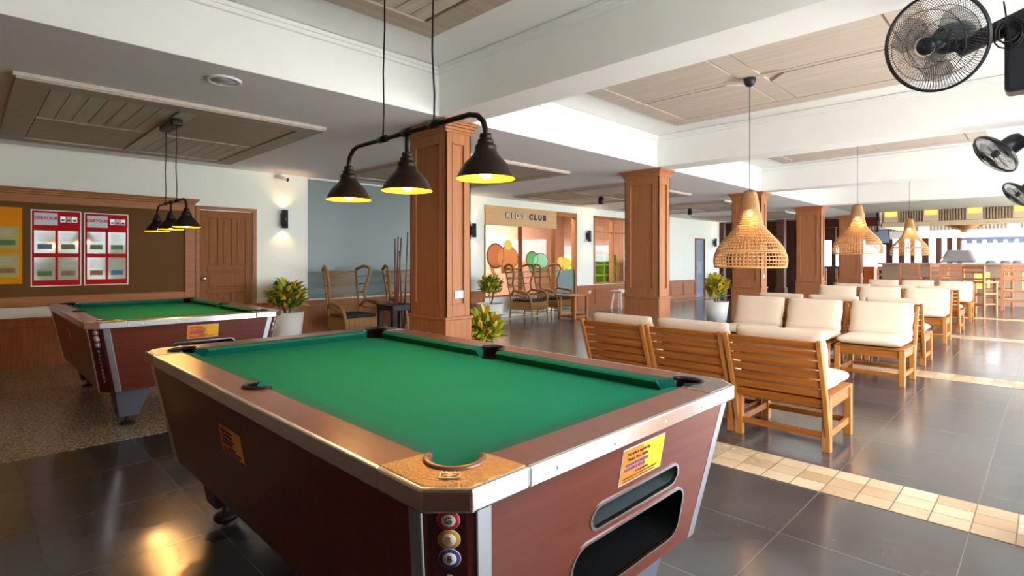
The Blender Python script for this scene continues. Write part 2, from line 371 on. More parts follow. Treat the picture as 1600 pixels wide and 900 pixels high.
# kids' club room behind the wall
structure('wall_room', MB().box(7.3, 14.2, 11.6, 11.7, 0, 2.9).box(7.2, 7.3, WY+.15, 11.7, 0, 2.9).box(14.2, 14.3, WY+.15, 11.7, 0, 2.9), 'room_wood')
structure('ceiling', MB().box(7.2, 14.3, WY+.2, 11.7, 2.8, 2.9), 'paint')
light('room_fill', 'AREA', (10.5, 10.0, 2.78), 120, (1, .93, .85)).data.size = 2.2  # added area light to brighten the playroom, no fixture modelled
# window of the club: frame, panes, mullion
mb = MB().box(7.775, 7.81, WY-.02, WY+.1, .45, 2.0).box(10.06, 10.10, WY-.02, WY+.1, .45, 2.40).box(8.90, 8.935, WY-.02, WY+.1, .49, 2.0).box(7.81, 10.06, WY-.02, WY+.1, .45, .49)
w2 = structure('window_2', mb, 'frame_wood', bevel=.003, seg=1)
structure('pane', MB().box(7.81, 8.90, WY+.03, WY+.036, .49, 2.0), 'glass', w2); structure('pane', MB().box(8.935, 10.06, WY+.03, WY+.036, .49, 2.0), 'glass', w2)
mb = MB().box(10.85, 10.925, WY-.03, WY+.1, 0, 2.42).box(10.10, 10.85, WY-.03, WY+.1, 2.32, 2.42)
d3 = structure('door_3', mb, 'orange_dark' if False else 'frame_wood', bevel=.003, seg=1)
structure('door_pane', MB().box(10.10, 10.85, WY+.03, WY+.036, 0, 2.32), 'glass', d3)
structure('frosted_film', MB().box(10.10, 10.85, WY+.024, WY+.029, 0, 1.02), 'teal_frost', d3)
mb = MB().box(11.65, 11.69, WY-.02, WY+.1, .61, 2.41).box(13.26, 13.3, WY-.02, WY+.1, .61, 2.41).box(12.5, 12.56, WY-.02, WY+.1, .61, 2.41).box(11.65, 13.3, WY-.02, WY+.1, 2.36, 2.41).box(11.65, 13.3, WY-.02, WY+.1, .61, .65).box(11.69, 13.26, WY, WY+.05, 1.98, 2.0)
w3 = structure('window_3', mb, 'frame_wood')
structure('pane', MB().box(11.69, 13.26, WY+.03, WY+.036, .65, 2.36), 'glass', w3)
# sign
sg = thing('shop_sign', 'pale wood board lettered KIDS CLUB above the playroom windows', 'sign', (8.93, WY-.03, 2.0))
MB().box(-1.155, 1.165, -.02, .025, 0, .42).build('board', 'sign_wood', sg, bevel=.004)
R90 = Matrix.Rotation(PI/2, 4, 'X')
for i, (ch, x) in enumerate(zip('KIDS', (-.50, -.36, -.20, 0.0))):
    text_mesh('letter_outline', ch, .17, 'navy', sg, Matrix.Translation((x-.008, -.024, .225)) @ R90, .006, bold=.010)
    text_mesh('letter', ch, .17, 'white', sg, Matrix.Translation((x, -.030, .225)) @ R90, .006, bold=.002)
for ch, x in zip('CLUB', (.25, .40, .56, .72)):
    text_mesh('letter', ch, .17, 'navy', sg, Matrix.Translation((x, -.026, .225)) @ R90, .01, bold=.008)

# generic elephant decals on the glass
def ellipse(cx, cz, rx, rz, n=28): return [(cx+rx*math.cos(2*PI*i/n), cz+rz*math.sin(2*PI*i/n)) for i in range(n)]
def decal(label, shapes, x, z, s, sz):
    t = thing('elephant_decal', label, 'decal', (x, WY+.022, z), 0, 'elephant stickers on the playroom glass')
    for k, (nm, poly, m, ly) in enumerate(shapes):
        mt = Matrix.Translation((0, -.0015*ly, 0)) @ R90 @ Matrix.Diagonal((s, sz, 1, 1))
        MB().prism(poly, 0, .001, mtx=mt).build(nm, m, t)
    return t
def eleph(body, ear, line):
    legs = [[(a, -.52), (a+.22, -.52), (a+.22, 0), (a, 0)] for a in (-.1, .3)]
    sh = [('outline', ellipse(-.35, .1, .395, .445), line, 1), ('body_outline', ellipse(.2, .02, .49, .43), line, 0), ('head', ellipse(-.35, .1, .35, .40), ear, 2), ('body', ellipse(.2, .02, .46, .40), body, 3)]
    sh += [('leg', l, body, 2) for l in legs]
    sh += [('trunk', [(-.66, -.05), (-.48, -.1), (-.40, -.45), (-.25, -.60), (-.33, -.66), (-.52, -.55)], body, 1), ('ear_line', [(-.02, .42), (.0, .42), (.02, .0), (-.12, -.3), (-.14, -.28), (0, 0)], line, 4)]
    return sh
d = decal('large orange and yellow elephant sticker on the left pane', eleph('orange', 'orange_dark', 'ink'), 8.37, 1.28, .68, .62)
MB().prism(ellipse(.14, .30, .12, .11), 0, .001, mtx=Matrix.Translation((0, -.008, 0)) @ R90).build('yellow_head', 'eleph_yellow', d)
decal('green elephant sticker on the middle pane', eleph('green_b', 'green_a', 'ink'), 9.49, 1.21, .54, .45)
decal('small yellow elephant sticker on the glass door', eleph('eleph_yellow', 'eleph_yellow', 'orange'), 10.46, 1.165, .36, .32)
# green toy shelf inside
sh = thing('toy_shelf', 'bright green toy shelf behind the right-hand playroom window', 'shelf', (12.5, 9.4, 0))
mb = MB()
for x in (-.75, -.1, .62, 1.2): mb.box(x, x+.07, -.18, .2, 0, 1.35)
for z in (.45, .78, 1.08, 1.35): mb.box(-.75, 1.27, -.18, .2, z, z+.05)
mb.build('frame', 'lime', sh, bevel=.01)
MB().box(-.66, 1.18, .1, .18, .3, 1.35).build('back_board', 'paper_cream', sh)
for k in range(7):
    tag(MB().box(11.95+k*.26, 12.12+k*.26, 9.28, 9.5, 1.401, 1.48+.07*random.random()).build('toy_block', ['toy_red', 'orange', 'eleph_yellow', 'toy_red'][k % 4], bevel=.015), ['red toy block at the left end of the green shelf top', 'orange toy block, second from the left on the shelf top', 'yellow toy block between orange and red ones on the shelf', 'middle red toy block on the green shelf top', 'red toy block right of the middle on the green shelf', 'orange toy block near the right end of the green shelf', 'yellow toy block at the right end of the green shelf'][k], 'toy', 'toys on the green shelf')
tag(MB().lathe([(.08, 0), (.11, .2)], 16, (12.15, 9.35, 1.131), cap0=True).build('toy_bucket', 'green_a'), 'green bucket standing on the upper board of the toy shelf', 'bucket')
# ================================================================== CEILING PANELS
def panel_std(a, b, y0, y1, z, label, group='wood panels on the low ceiling'):
    w, l = b-a, y1-y0
    t = thing('ceiling_panel', label, 'ceiling panel', ((a+b)/2, (y0+y1)/2, z), 0, group)
    X, Y = w/2, l/2; bd = .2
    MB().box(-X, X, -Y, Y, -.02, 0).build('backing', 'ceil_wood', t)
    MB().box(-X, X, -Y, -Y+bd, -.045, -.02).box(-X, X, Y-bd, Y, -.045, -.02).box(-X, -X+bd, -Y+bd, Y-bd, -.045, -.02).box(X-bd, X, -Y+bd, Y-bd, -.045, -.02).build('border', 'ceil_wood', t, bevel=.004, seg=1)
    mb = MB(); mb2 = MB(); g = .012
    for sx in (-1, 1):
        for sy in (-1, 1):
            xa, xb = (-X+bd+g, -.09) if sx < 0 else (.09, X-bd-g)
            ya, yb = (-Y+bd+g, -.035) if sy < 0 else (.035, Y-bd-g)
            if sx*sy > 0:
                n = 7; k = (xb-xa)/n
                for i in range(n): mb.box(xa+i*k+.004, xa+(i+1)*k-.004, ya, yb, -.034, -.02)
            else: mb2.box(xa, xb, ya, yb, -.034, -.02)
    mb.box(-.075, .075, -Y+bd, Y-bd, -.042, -.02)
    mb.build('planks', 'ceil_wood_y', t); mb2.build('plain_field', 'ceil_wood', t)
    MB().box(-X-.012, -X, -Y-.012, Y+.012, -.03, 0).box(X, X+.012, -Y-.012, Y+.012, -.03, 0).box(-X, X, -Y-.012, -Y, -.03, 0).box(-X, X, Y, Y+.012, -.03, 0).build('edge_trim', 'ceil_wood_y', t)
    return t
lab = ['wood ceiling panel above the farther pool table', 'wood ceiling panel behind the nearest column', 'wood ceiling panel before the playroom', 'wood ceiling panel between the third and fourth columns', 'most distant wood panel on the low ceiling']
for i in range(5):
    a = .27+i*3.90; panel_std(a, a+2.30, 5.18, 7.93, CZ-.0005, lab[i])
def panel_coffer(a, b, y0, y1, label):
    t = thing('ceiling_panel', label, 'ceiling panel', ((a+b)/2, (y0+y1)/2, CT-.0005), 0, 'wood panels in the ceiling coffers')
    X, Y = (b-a)/2, (y1-y0)/2; bd = .22; g = .018; c = .17
    MB().box(-X, X, -Y, Y, -.02, 0).build('backing', 'ceil_wood_y', t)
    MB().box(-X, X, -Y, -Y+bd, -.045, -.02).box(-X, X, Y-bd, Y, -.045, -.02).box(-X, -X+bd, -Y+bd, Y-bd, -.045, -.02).box(X-bd, X, -Y+bd, Y-bd, -.045, -.02).build('border', 'ceil_wood_y', t, bevel=.004, seg=1)
    mb = MB()
    for sx in (-1, 1):
        for sy in (-1, 1):
            x1, x2 = .03+g, X-bd-g; q1, q2 = .09+g, Y-bd-g
            poly = [(x2, q1), (x2, q2), (x1, q2), (x1, q1+c), (x1+c, q1)]
            poly = [(sx*x, sy*y) for x, y in poly]
            mb.prism(poly, -.042, -.02)
    mb.build('field', 'ceil_wood_y', t)
    mb = MB().box(-.03, .03, -Y+bd, Y-bd, -.04, -.02).box(-X+bd, X-bd, -.09, .09, -.038, -.02)
    mb.build('cross_rail', 'ceil_wood_y', t)
    return t
lab = ['wood ceiling panel over the nearer pool table', 'wood ceiling panel over the front wooden chairs', 'wood ceiling panel in the coffer of the second rattan pendant', 'wood ceiling panel in the coffer nearest the bar', 'far']
for i in range(4):
    a = .17+i*3.92
    if i == 3: a = .17+3*3.92
    if i == 0: 
        t = panel_std(a, a+2.4, .62, 3.43, CT-.0005, lab[i], 'wood panels in the ceiling coffers')
    else: panel_coffer(a, a+2.4, .62, 3.43, lab[i])

# ================================================================== COLUMNS
def column(x0, label):
    W, L = .31, .58
    t = thing('column', label, 'column', (x0+W/2, 4.05+L/2, 0), 0, 'wood-panelled columns along the hall')
    X, Y = W/2, L/2
    MB().box(-X-.005, X+.005, -Y-.005, Y+.005, 0, .69).build('plinth', 'column_wood', t, bevel=.003, seg=1)
    MB().box(-X-.02, X+.02, -Y-.02, Y+.02, .69, .72).build('ledge', 'column_wood', t, bevel=.006)
    MB().box(-X+.018, X-.018, -Y+.018, Y-.018, .72, CZ-.002).build('shaft', 'column_wood', t)
    mb = MB(); z0, z1 = .72, 2.50
    for (ax_, h, o_) in (('x', Y, X), ('y', X, Y)):
        for sgn in (-1, 1):
            def bx(a, b, c, e, d0=0, d1=.018):
                p, q = sorted((sgn*(o_-d1), sgn*(o_-d0)))
                if ax_ == 'x': mb.box(p, q, a, b, c, e)
                else: mb.box(a, b, p, q, c, e)
            st = .09 if h > .2 else .075
            bx(-h, -h+st, z0, z1); bx(h-st, h, z0, z1); bx(-h+st, h-st, z0, .83); bx(-h+st, h-st, 2.38, z1)
            # bead
            for (a, b, c, e) in ((-h+st, -h+st+.012, .83, 2.38), (h-st-.012, h-st, .83, 2.38), (-h+st, h-st, .83, .842), (-h+st, h-st, 2.368, 2.38)): bx(a, b, c, e, -.004, .018)
    mb.build('panel_frame', 'column_wood', t, bevel=.002, seg=1)
    mb = MB()
    for k, (o_, z0, z1) in enumerate(((.012, 2.475, 2.50), (.022, 2.50, 2.53), (.036, 2.53, 2.555), (.055, 2.555, 2.575), (.062, 2.575, CZ-.002))): mb.box(-X-o_, X+o_, -Y-o_, Y+o_, z0, z1)
    mb.build('capital', 'column_wood', t, bevel=.006)
for x, l in ((3.21, 'nearest wood-panelled column, behind the green pool table'), (7.13, 'second wood-panelled column, behind the first row of wooden chairs'), (11.05, 'third wood-panelled column, behind the nearest rattan pendant'), (14.97, 'fourth wood-panelled column, farthest of the capped row'), (18.9, 'wood-panelled column behind the second rattan pendant')):
    column(x, l)
mb = MB()
def outlet(p, axis, label):
    t = thing('power_outlet', label, 'outlet', p)
    if axis == 'y':
        MB().box(-.06, .06, -.009, 0, -.038, .038).build('face_plate', 'white', t, bevel=.003); MB().box(-.04, -.012, -.011, -.009, -.018, .018).box(.012, .04, -.011, -.009, -.018, .018).build('socket', 'paper_grey', t)
    else:
        MB().box(-.009, 0, -.06, .06, -.038, .038).build('face_plate', 'white', t, bevel=.003); MB().box(-.011, -.009, -.04, -.012, -.018, .018).box(-.011, -.009, .012, .04, -.018, .018).build('socket', 'paper_grey', t)
outlet((3.385, 4.066, .93), 'y', 'white power outlet on the nearest column'); outlet((11.25, 4.066, .93), 'y', 'white power outlet on the third column')
p = atY(920, 462, WY); outlet((p.x, WY-.022, .42), 'y', 'white power outlet on the wainscot beside the playroom door')

# ================================================================== NOTICE BOARD
nb = thing('notice_board', 'long brown cork notice board in a moulded wood frame beside the door', 'notice board', (0, WY, 0))
A, B = -1.6, 2.17
MB().box(A, B, -.03, -.001, .83, 1.93).build('cork_panel', 'cork', nb)
MB().box(A-.12, B, -.06, -.001, .715, .83).box(A-.12, B, -.06, -.001, 1.93, 2.03).box(B, B+.12, -.06, -.001, .715, 2.03).box(A-.12, A, -.06, -.001, .83, 1.93).build('frame', 'frame_wood', nb, bevel=.006)
MB().box(A-.15, B+.13, -.075, -.001, 2.03, 2.055).box(A-.17, B+.15, -.10, -.001, 2.055, 2.08).box(A-.19, B+.17, -.12, -.001, 2.08, 2.10).build('cornice', 'frame_wood', nb, bevel=.005)
def poster(x0, x1, z0, z1, label, group=None, yellow=False):
    y = WY-.031; t = thing('poster', label, 'poster', ((x0+x1)/2, y, z0), 0, group); W = (x1-x0)/2; Hh = z1-z0
    def r(nm, a, b, c, e, k, m): return MB().box(a, b, -.003-.002*k, -.002*k, c, e).build(nm, m, t)
    r('border', -W, W, 0, Hh, 0, 'white' if not yellow else 'yellow_card'); r('backing', -W+.012, W-.012, .012, Hh-.012, 1, 'red' if not yellow else 'yellow_card')
    if not yellow:
        r('title_panel', -W+.03, .01, Hh-.18, Hh-.035, 2, 'paper_grey')
        text_mesh('lettering', 'DERTOUR', .046, 'red_ink', t, Matrix.Translation((-W/2+.02, -.009, Hh-.10)) @ R90, .002, bold=.002)
        for i in range(3): r('small_label', .035+i*.055, .083+i*.055, Hh-.14, Hh-.07, 2, ['paper', 'paper_grey', 'paper'][i])
        for i in range(3): r('label_mark', .043+i*.055, .075+i*.055, Hh-.13, Hh-.105, 3, ['pic_blue', 'red_ink', 'ink'][i])
    zz = [(.075, .345), (.395, .665)]
    for j, (c, e) in enumerate(zz):
        for i, (a, b) in enumerate(((-W+.03, -.013), (.013, W-.03))):
            r('sleeve', a, b, c, e, 2, 'paper' if not yellow else 'paper_cream')
            mb = MB()
            for k in range(9): mb.box(a+.03, b-.03-.02*(k % 3), -.0085, -.007, e-.035-.011*k, e-.031-.011*k)
            mb.build('print_lines', 'paper_grey', t)
            r('photo', a+.03, b-.03, c+.05, c+.11, 3, ['pic_green', 'pic_brown', 'pic_blue', 'pic_green'][(i+2*j+(1 if x0 > 1 else 0)) % 4])
    return t
poster(.576, 1.046, .945, 1.855, 'red framed poster lettered DERTOUR, left of the two red ones')
poster(1.071, 1.527, .945, 1.845, 'red framed poster lettered DERTOUR, nearer the door of the two')
poster(.03, .503, .985, 1.868, 'yellow poster with four paper sleeves at the left of the board', yellow=True)

# sconces
def sconce(x, z, label, y=WY-.0005, lit=True):
    t = thing('wall_sconce', label, 'wall lamp', (x, y, z), 0, 'dark up-and-down wall lamps')
    MB().box(-.03, .03, -.02, 0, -.09, .09).box(-.02, .02, -.05, -.02, -.03, .03).build('bracket', 'sconce', t, bevel=.004)
    MB().lathe([(.040, -.14), (.045, -.14), (.045, .14), (.040, .14), (.036, .10), (.001, .10)], 20, (0, -.09, 0)).lathe([(.040, -.14), (.036, -.1), (.001, -.1)], 20, (0, -.09, 0)).build('body', 'sconce', t)
    if lit:
        MB().lathe([(.03, 0), (.001, .004)], 16, (0, -.09, .1)).lathe([(.03, 0), (.001, -.004)], 16, (0, -.09, -.1)).build('lens', 'bulb_far', t)
        light('up_light', 'SPOT', (0, -.09, .12), 2.0, (1, .5, .24), .02, (PI, 0, 0), 1.9, t); light('down_light', 'SPOT', (0, -.09, -.12), 2.0, (1, .5, .24), .02, (0, 0, 0), 1.9, t)
sconce(3.53, 1.89, 'dark wall lamp beside the frosted window and wooden door')
sconce(atY(741, 360, WY-.09).x, 1.86, 'dark wall lamp left of the playroom windows'); sconce(atY(921, 369, WY-.09).x, 1.86, 'dark wall lamp between playroom door and right window')
sconce(atY(1118, 378, WY-.09).x, 1.85, 'dark wall lamp past the far open door')
# security camera
t = thing('security_camera', 'white security camera under the ceiling above the wall lamp', 'camera', (3.47, WY, 2.56))
MB().box(-.05, .05, -.03, 0, -.05, .02).cyl((0, -.02, -.02), (.03, -.08, -.03), .018).build('mount', 'white', t, bevel=.003)
MB().cyl((-.04, -.06, -.02), (.06, -.18, -.07), .034, 18).build('body', 'white', t)
MB().cyl((.055, -.174, -.0675), (.068, -.19, -.074), .028, 18).build('lens', 'black', t)
# ceiling disc and spots
p = atZ(350, 125, CZ); t = thing('ceiling_fitting', 'round white ceiling speaker above the farther pool table', 'fitting', (p.x, p.y, CZ))
MB().lathe([(.12, 0), (.118, -.012), (.10, -.016), (.095, -.008)], 32).build('rim', 'white', t); MB().lathe([(.094, -.006), (.09, -.012), (.001, -.013)], 32).build('grille', 'paper_grey', t)
for k, (x, y, l) in enumerate(((939, 311, 'small black ceiling spot before the playroom'), (1078, 329, 'small black ceiling spot between second and third columns'))):
    p = atZ(x, y, 2.50); t = thing('ceiling_spot', l, 'ceiling spot', (p.x, p.y, CZ-.04), 0, 'black ceiling spots')
    MB().cyl((0, 0, 0), (0, 0, -.03), .04).cyl((0, 0, -.03), (0, 0, -.16), .055, 20).build('body', 'black', t); MB().lathe([(.045, 0), (.001, .002)], 16, (0, 0, -.163)).build('lens', 'paper_grey', t)

# ================================================================== POOL TABLES
TX, TY, TZ, RW = .678, 1.188, .82, .113
def arc(cx, cy, r, a0, a1, n=10): return [(cx+r*math.cos(math.radians(a0+(a1-a0)*i/n)), cy+r*math.sin(math.radians(a0+(a1-a0)*i/n))) for i in range(n+1)]
def pool_table(loc, label):
    t = thing('pool_table', label, 'pool table', loc, 0, 'coin-operated pool tables with green cloth')
    zt, zb = TZ, TZ-.012
    # cloth bed
    MB().box(-TX+.11, TX-.11, -TY+.11, TY-.11, TZ-.0458, TZ-.0445).build('playing_bed', 'felt', t)
    # corner castings + pockets
    corner = [(0, .066), (.066, 0), (.225, 0), (.215, RW), (.190, RW)]+arc(.139, .139, .062, -35, -235, 14)[0:]+[(RW, .189), (RW, .215), (0, .225)]
    lipa = arc(.139, .139, .064, -25, -245, 16)
    for sx, sy in ((-1, -1), (1, -1), (-1, 1), (1, 1)):
        def tr(p): return (sx*(-TX+p[0])*-1 if False else (-TX+p[0])*(1 if sx < 0 else -1), (-TY+p[1])*(1 if sy < 0 else -1))
        near = (sx < 0 and sy < 0)
        c = MB().prism([tr(q) for q in corner], TZ-.03, TZ+.003).build('corner_plate', 'bronze_plate' if near else 'steel_plate', t, bevel=.002, seg=1)
        oc = [(-.012, .061), (.061, -.012), (.225, -.012), (.225, .004), (.068, .004), (.004, .068), (.004, .225), (-.012, .225)]
        MB().prism([tr(q) for q in oc], TZ-.047, TZ+.002).build('corner_guard', 'chrome', t, bevel=.006)
        MB().tube([(*tr(q), TZ+.002) for q in lipa], .0085, 8).build('pocket_lip', 'lip' if near else 'black', t)
        cc = tr((.139, .139))
        wa = [tr(q) for q in arc(.139, .139, .061, -35, -235, 14)]; k_ = len(wa)
        MB().add([(x, y, TZ-.001) for x, y in wa]+[(x, y, TZ-.0443) for x, y in wa], [(i, i+1, k_+i+1, k_+i) for i in range(k_-1)]).build('pocket', 'black_matte', t)
        cc2 = tr((.139, .139)); MB().lathe([(.060, 0), (.001, .0008)], 24, (cc2[0], cc2[1], TZ-.0440)).build('pocket_hole', 'black_matte', t)
        if near:
            a = tr((.068, .068)); mt = Matrix.Translation((a[0], a[1], TZ+.0045)) @ Matrix.Rotation(-PI/4, 4, 'Z')
            e = MB(); e.box(-.022, .022, -.015, -.012, -.001, .0015, mt).box(-.022, .022, .010, .013, -.001, .0015, mt).box(-.022, -.019, -.015, .013, -.001, .0015, mt).box(.019, .022, -.015, .013, -.001, .0015, mt).box(-.012, .012, -.003, .002, -.001, .0015, mt).box(-.004, .004, -.008, .007, -.001, .0015, mt)
            for q in range(5): e.box(-.02+q*.009, -.016+q*.009, .016, .020, -.001, .0015, mt)
            e.build('crown_emblem', 'alu', t)
    # rails
    for sy in (-1, 1):
        f = (lambda a, b: (a, (-TY+b)*(1 if sy < 0 else -1)))
        MB().prism([f(-TX+.225, 0), f(TX-.225, 0), f(TX-.215, RW), f(-TX+.215, RW)], TZ-.03, TZ).build('end_rail', 'rail_wood', t, bevel=.002, seg=1)
        yo = (-TY-.012, -TY+.003) if sy < 0 else (TY-.003, TY+.012)
        MB().box(-TX+.226, TX-.226, yo[0], yo[1], TZ-.046, TZ+.001).build('edge_trim', 'chrome', t, bevel=.004)
        mb = MB()
        for x in (-.36, -.13, .13, .36): mb.sphere((x, yo[0] if sy < 0 else yo[1], TZ-.024), .005, 1, .5, 1, 10)
        mb.build('screws', 'alu', t)
        L = TX-.192; P = []
        mb = MB()
        def cs(s, e): # cushion cross-section at s with nose offset e
            return [(s, RW, TZ-.001), (s+e, RW+.042, TZ-.004), (s+e, RW+.049, TZ-.012), (s+e*.7, RW+.026, TZ-.045), (s, RW, TZ-.045)]
        V = [(f(a, b)[0], f(a, b)[1], z) for a, b, z in cs(-L, .05)+cs(L, -.05)]
        mb.add(V, [(0, 1, 2, 3, 4), (9, 8, 7, 6, 5)]+[(i, (i+1) % 5, 5+(i+1) % 5, 5+i) for i in range(5)]); mb.build('cushion', 'cushion_felt', t)
    for sx in (-1, 1):
        f = (lambda b, a: ((-TX+b)*(1 if sx < 0 else -1), a))
        notch = arc(RW+.002, 0, .058, 90, 270, 12)
        poly = [f(0, TY-.225), f(0, -TY+.225), f(RW, -TY+.215)]+[f(min(b, RW), -a if False else a) for b, a in reversed(notch)]+[f(RW, TY-.215)]
        MB().prism(poly, TZ-.03, TZ).build('side_rail', 'rail_wood', t, bevel=.002, seg=1)
        xo = (-TX-.012, -TX+.003) if sx < 0 else (TX-.003, TX+.012)
        MB().box(xo[0], xo[1], -TY+.226, TY-.226, TZ-.046, TZ+.001).build('edge_trim', 'alu', t, bevel=.004)
        mb = MB()
        for y in (-.8, -.5, -.2, .2, .5, .8): mb.sphere((xo[0] if sx < 0 else xo[1], y, TZ-.024), .005, .5, 1, 1, 10)
        mb.build('screws', 'alu', t)
        MB().tube([(*f(b, a), TZ+.002) for b, a in arc(RW+.002, 0, .058, 80, 280, 14)], .008, 8).build('pocket_lip', 'black', t)
        c0 = f(RW+.002, 0); wa = [f(b, a) for b, a in arc(RW+.002, 0, .056, 85, 275, 14)]; k_ = len(wa)
        MB().add([(x, y, TZ-.001) for x, y in wa]+[(x, y, TZ-.0443) for x, y in wa], [(i, i+1, k_+i+1, k_+i) for i in range(k_-1)]).lathe([(.054, TZ-.0438), (.001, TZ-.0436)], 24, (c0[0], c0[1], 0)).build('pocket', 'black_matte', t)
        for s0, s1, e0, e1 in ((-TY+.192, -.06, .05, -.012), (.06, TY-.192, .012, -.05)):
            def cs(s, e): return [(s, RW, TZ-.001), (s+e, RW+.042, TZ-.004), (s+e, RW+.049, TZ-.012), (s+e*.7, RW+.026, TZ-.045), (s, RW, TZ-.045)]
            V = [(f(b, a)[0], f(b, a)[1], z) for a, b, z in cs(s0, e0)+cs(s1, e1)]
            MB().add(V, [(0, 1, 2, 3, 4), (9, 8, 7, 6, 5)]+[(i, (i+1) % 5, 5+(i+1) % 5, 5+i) for i in range(5)]).build('cushion', 'cushion_felt', t)
    # cabinet (tapered, chamfered corners), panels
    z1, z0 = TZ-.046, .30
    def ring(ins, ch): X, Y = TX-ins, TY-ins; return [(-X, -Y+ch), (-X+ch, -Y), (X-ch, -Y), (X, -Y+ch), (X, Y-ch), (X-ch, Y), (-X+ch, Y), (-X, Y-ch)]
    r1, r0 = ring(.010, .075), ring(.095, .075)
    V = [(x, y, z0) for x, y in r0]+[(x, y, z1) for x, y in r1]
    mb = MB(); fs = [(i, (i+1) % 8, 8+(i+1) % 8, 8+i) for i in range(8) if i != 1]+[tuple(range(7, -1, -1)), tuple(range(8, 16))]
    mb.add(V, fs); mb.build('cabinet', 'table_wood', t)
    # front panel with the two openings (local plane: x, s up the slope)
    sl = math.hypot(.085, z1-z0); ang = math.atan2(.085, z1-z0)
    mt = Matrix.Translation((0, -TY+.095, z0)) @ Matrix.Rotation(PI/2+ang, 4, 'X')
    xb, xt = TX-.095-.075, TX-.010-.075
    up = rrect(SL[0], SL[1], SL[2], SL[3], .036); lo = rrect(SL[4], SL[5], SL[6], SL[7], .05)
    me = plate_mesh([(-xb, 0), (xb, 0), (xt, sl), (-xt, sl)], [up, lo], .006, mt); me.materials.append(M['table_wood']); link('front_panel', me, t)
    for nm, (x0_, x1_, y0_, y1_), rr in (('ball_tray_opening', SL[0:4], .036), ('ball_return_opening', SL[4:8], .05)):
        me = plate_mesh(rrect(x0_-.008, x1_+.008, y0_-.008, y1_+.008, rr+.008), [rrect(x0_, x1_, y0_, y1_, rr)], .012, mt); me.materials.append(M['chrome'])
        fr = link(nm, me, t)
        q = rrect(x0_, x1_, y0_, y1_, rr); k = len(q); dp = .16 if 'tray' in nm else .30
        V = [mt @ Vector((x, y, .002)) for x, y in q]+[mt @ Vector((x, y, -dp)) for x, y in q]
        m2 = MB(); m2.add(V, [(i, (i+1) % k, k+(i+1) % k, k+i) for i in range(k)]+[tuple(range(k, 2*k))]); m2.build('liner', 'slot_inner' if 'tray' in nm else 'black_matte', fr)
    # corner strips
    for sx, sy in ((-1, -1), (1, -1), (-1, 1), (1, 1)):
        def P3(ins_a, z): # points on the chamfer edge lines
            k = (z-z0)/(z1-z0); ins = .095+(.010-.095)*k; X, Y = TX-ins, TY-ins; ch = .075
            a, b = Vector((-X, -Y+ch, z)), Vector((-X+ch, -Y, z)); return a, b
        flip = lambda p: Vector((p.x*(1 if sx < 0 else -1), p.y*(1 if sy < 0 else -1), p.z))
        a0, b0 = P3(0, z0-.004); a1, b1 = P3(0, z1)
        for (pa, pb, dx) in ((a0, a1, Vector((0, 1, 0))), (b0, b1, Vector((1, 0, 0)))):
            n_ = Vector((-1, 0, 0)) if dx.y else Vector((0, -1, 0))
            q = [pa-n_*.004, pa+dx*.042-n_*.004, pa+dx*.042+n_*.006, pa+n_*.006]; q2 = [p-pa+pb for p in q]
            MB().add([flip(p) for p in q+q2], [(0, 1, 2, 3), (7, 6, 5, 4), (0, 1, 5, 4), (1, 2, 6, 5), (2, 3, 7, 6), (3, 0, 4, 7)]).build('corner_trim', 'alu', t, bevel=.003)
        nn = Vector((-1, -1, 0)).normalized()
        la, lb = a0.lerp(b0, .5), a1.lerp(b1, .5); dd = (b0-a0).normalized()
        q = [la-dd*.036, la+dd*.036]; q2 = [lb-dd*.036, lb+dd*.036]
        V = [q[0]+nn*.001, q[1]+nn*.001, q2[1]+nn*.001, q2[0]+nn*.001]+[p+nn*.004 for p in (q[0], q[1], q2[1], q2[0])]
        cs_ = MB().add([flip(p) for p in V], [(0, 1, 2, 3), (7, 6, 5, 4), (0, 1, 5, 4), (1, 2, 6, 5), (2, 3, 7, 6), (3, 0, 4, 7)]).build('corner_strip', 'strip_maroon', t)
        # local frame on strip
        ex = flip(dd) if True else dd; ez = (lb-la).normalized(); ez = flip(ez)
        if (sx*sy) < 0: ex = -ex
        nz_ = ex.cross(ez)*1; 
        if nz_.dot(flip(nn)) < 0: ex = -ex; nz_ = ex.cross(ez)
        base = flip(lb)+nz_.normalized()*.0045
        F = Matrix((( ex.x, ez.x, nz_.x, 0), (ex.y, ez.y, nz_.y, 0), (ex.z, ez.z, nz_.z, 0), (0, 0, 0, 1)))
        for i, (ch, m_) in enumerate((('G', 'ball_red'), ('R', 'ball_gold'), ('8', 'ball_blue'))):
            c_ = base-ez*(.028+i*.046); Mx = Matrix.Translation(c_) @ F
            MB().lathe([(.0225, 0), (.0225, .0015), (.001, .0015)], 28, mtx=Mx).build('medal', m_, cs_); MB().lathe([(.0145, .0016), (.0145, .0026), (.001, .0026)], 24, mtx=Mx).build('medal_centre', 'white', cs_)
            MB().lathe([(.0235, 0), (.0235, .0008), (.022, .0008)], 28, mtx=Mx).build('medal_rim', 'white', cs_)
            text_mesh('medal_letter', ch, .023, 'ink' if ch != 'R' else 'ball_gold', cs_, Mx @ Matrix.Translation((0, 0, .0035)), .001)
        for i, ch in enumerate('BILLIARDS'):
            c_ = base-ez*(.170+i*.029); text_mesh('strip_letter', ch, .026, 'paper', cs_, Matrix.Translation(c_) @ F @ Matrix.Translation((0, 0, .001)), .001, bold=.0006)
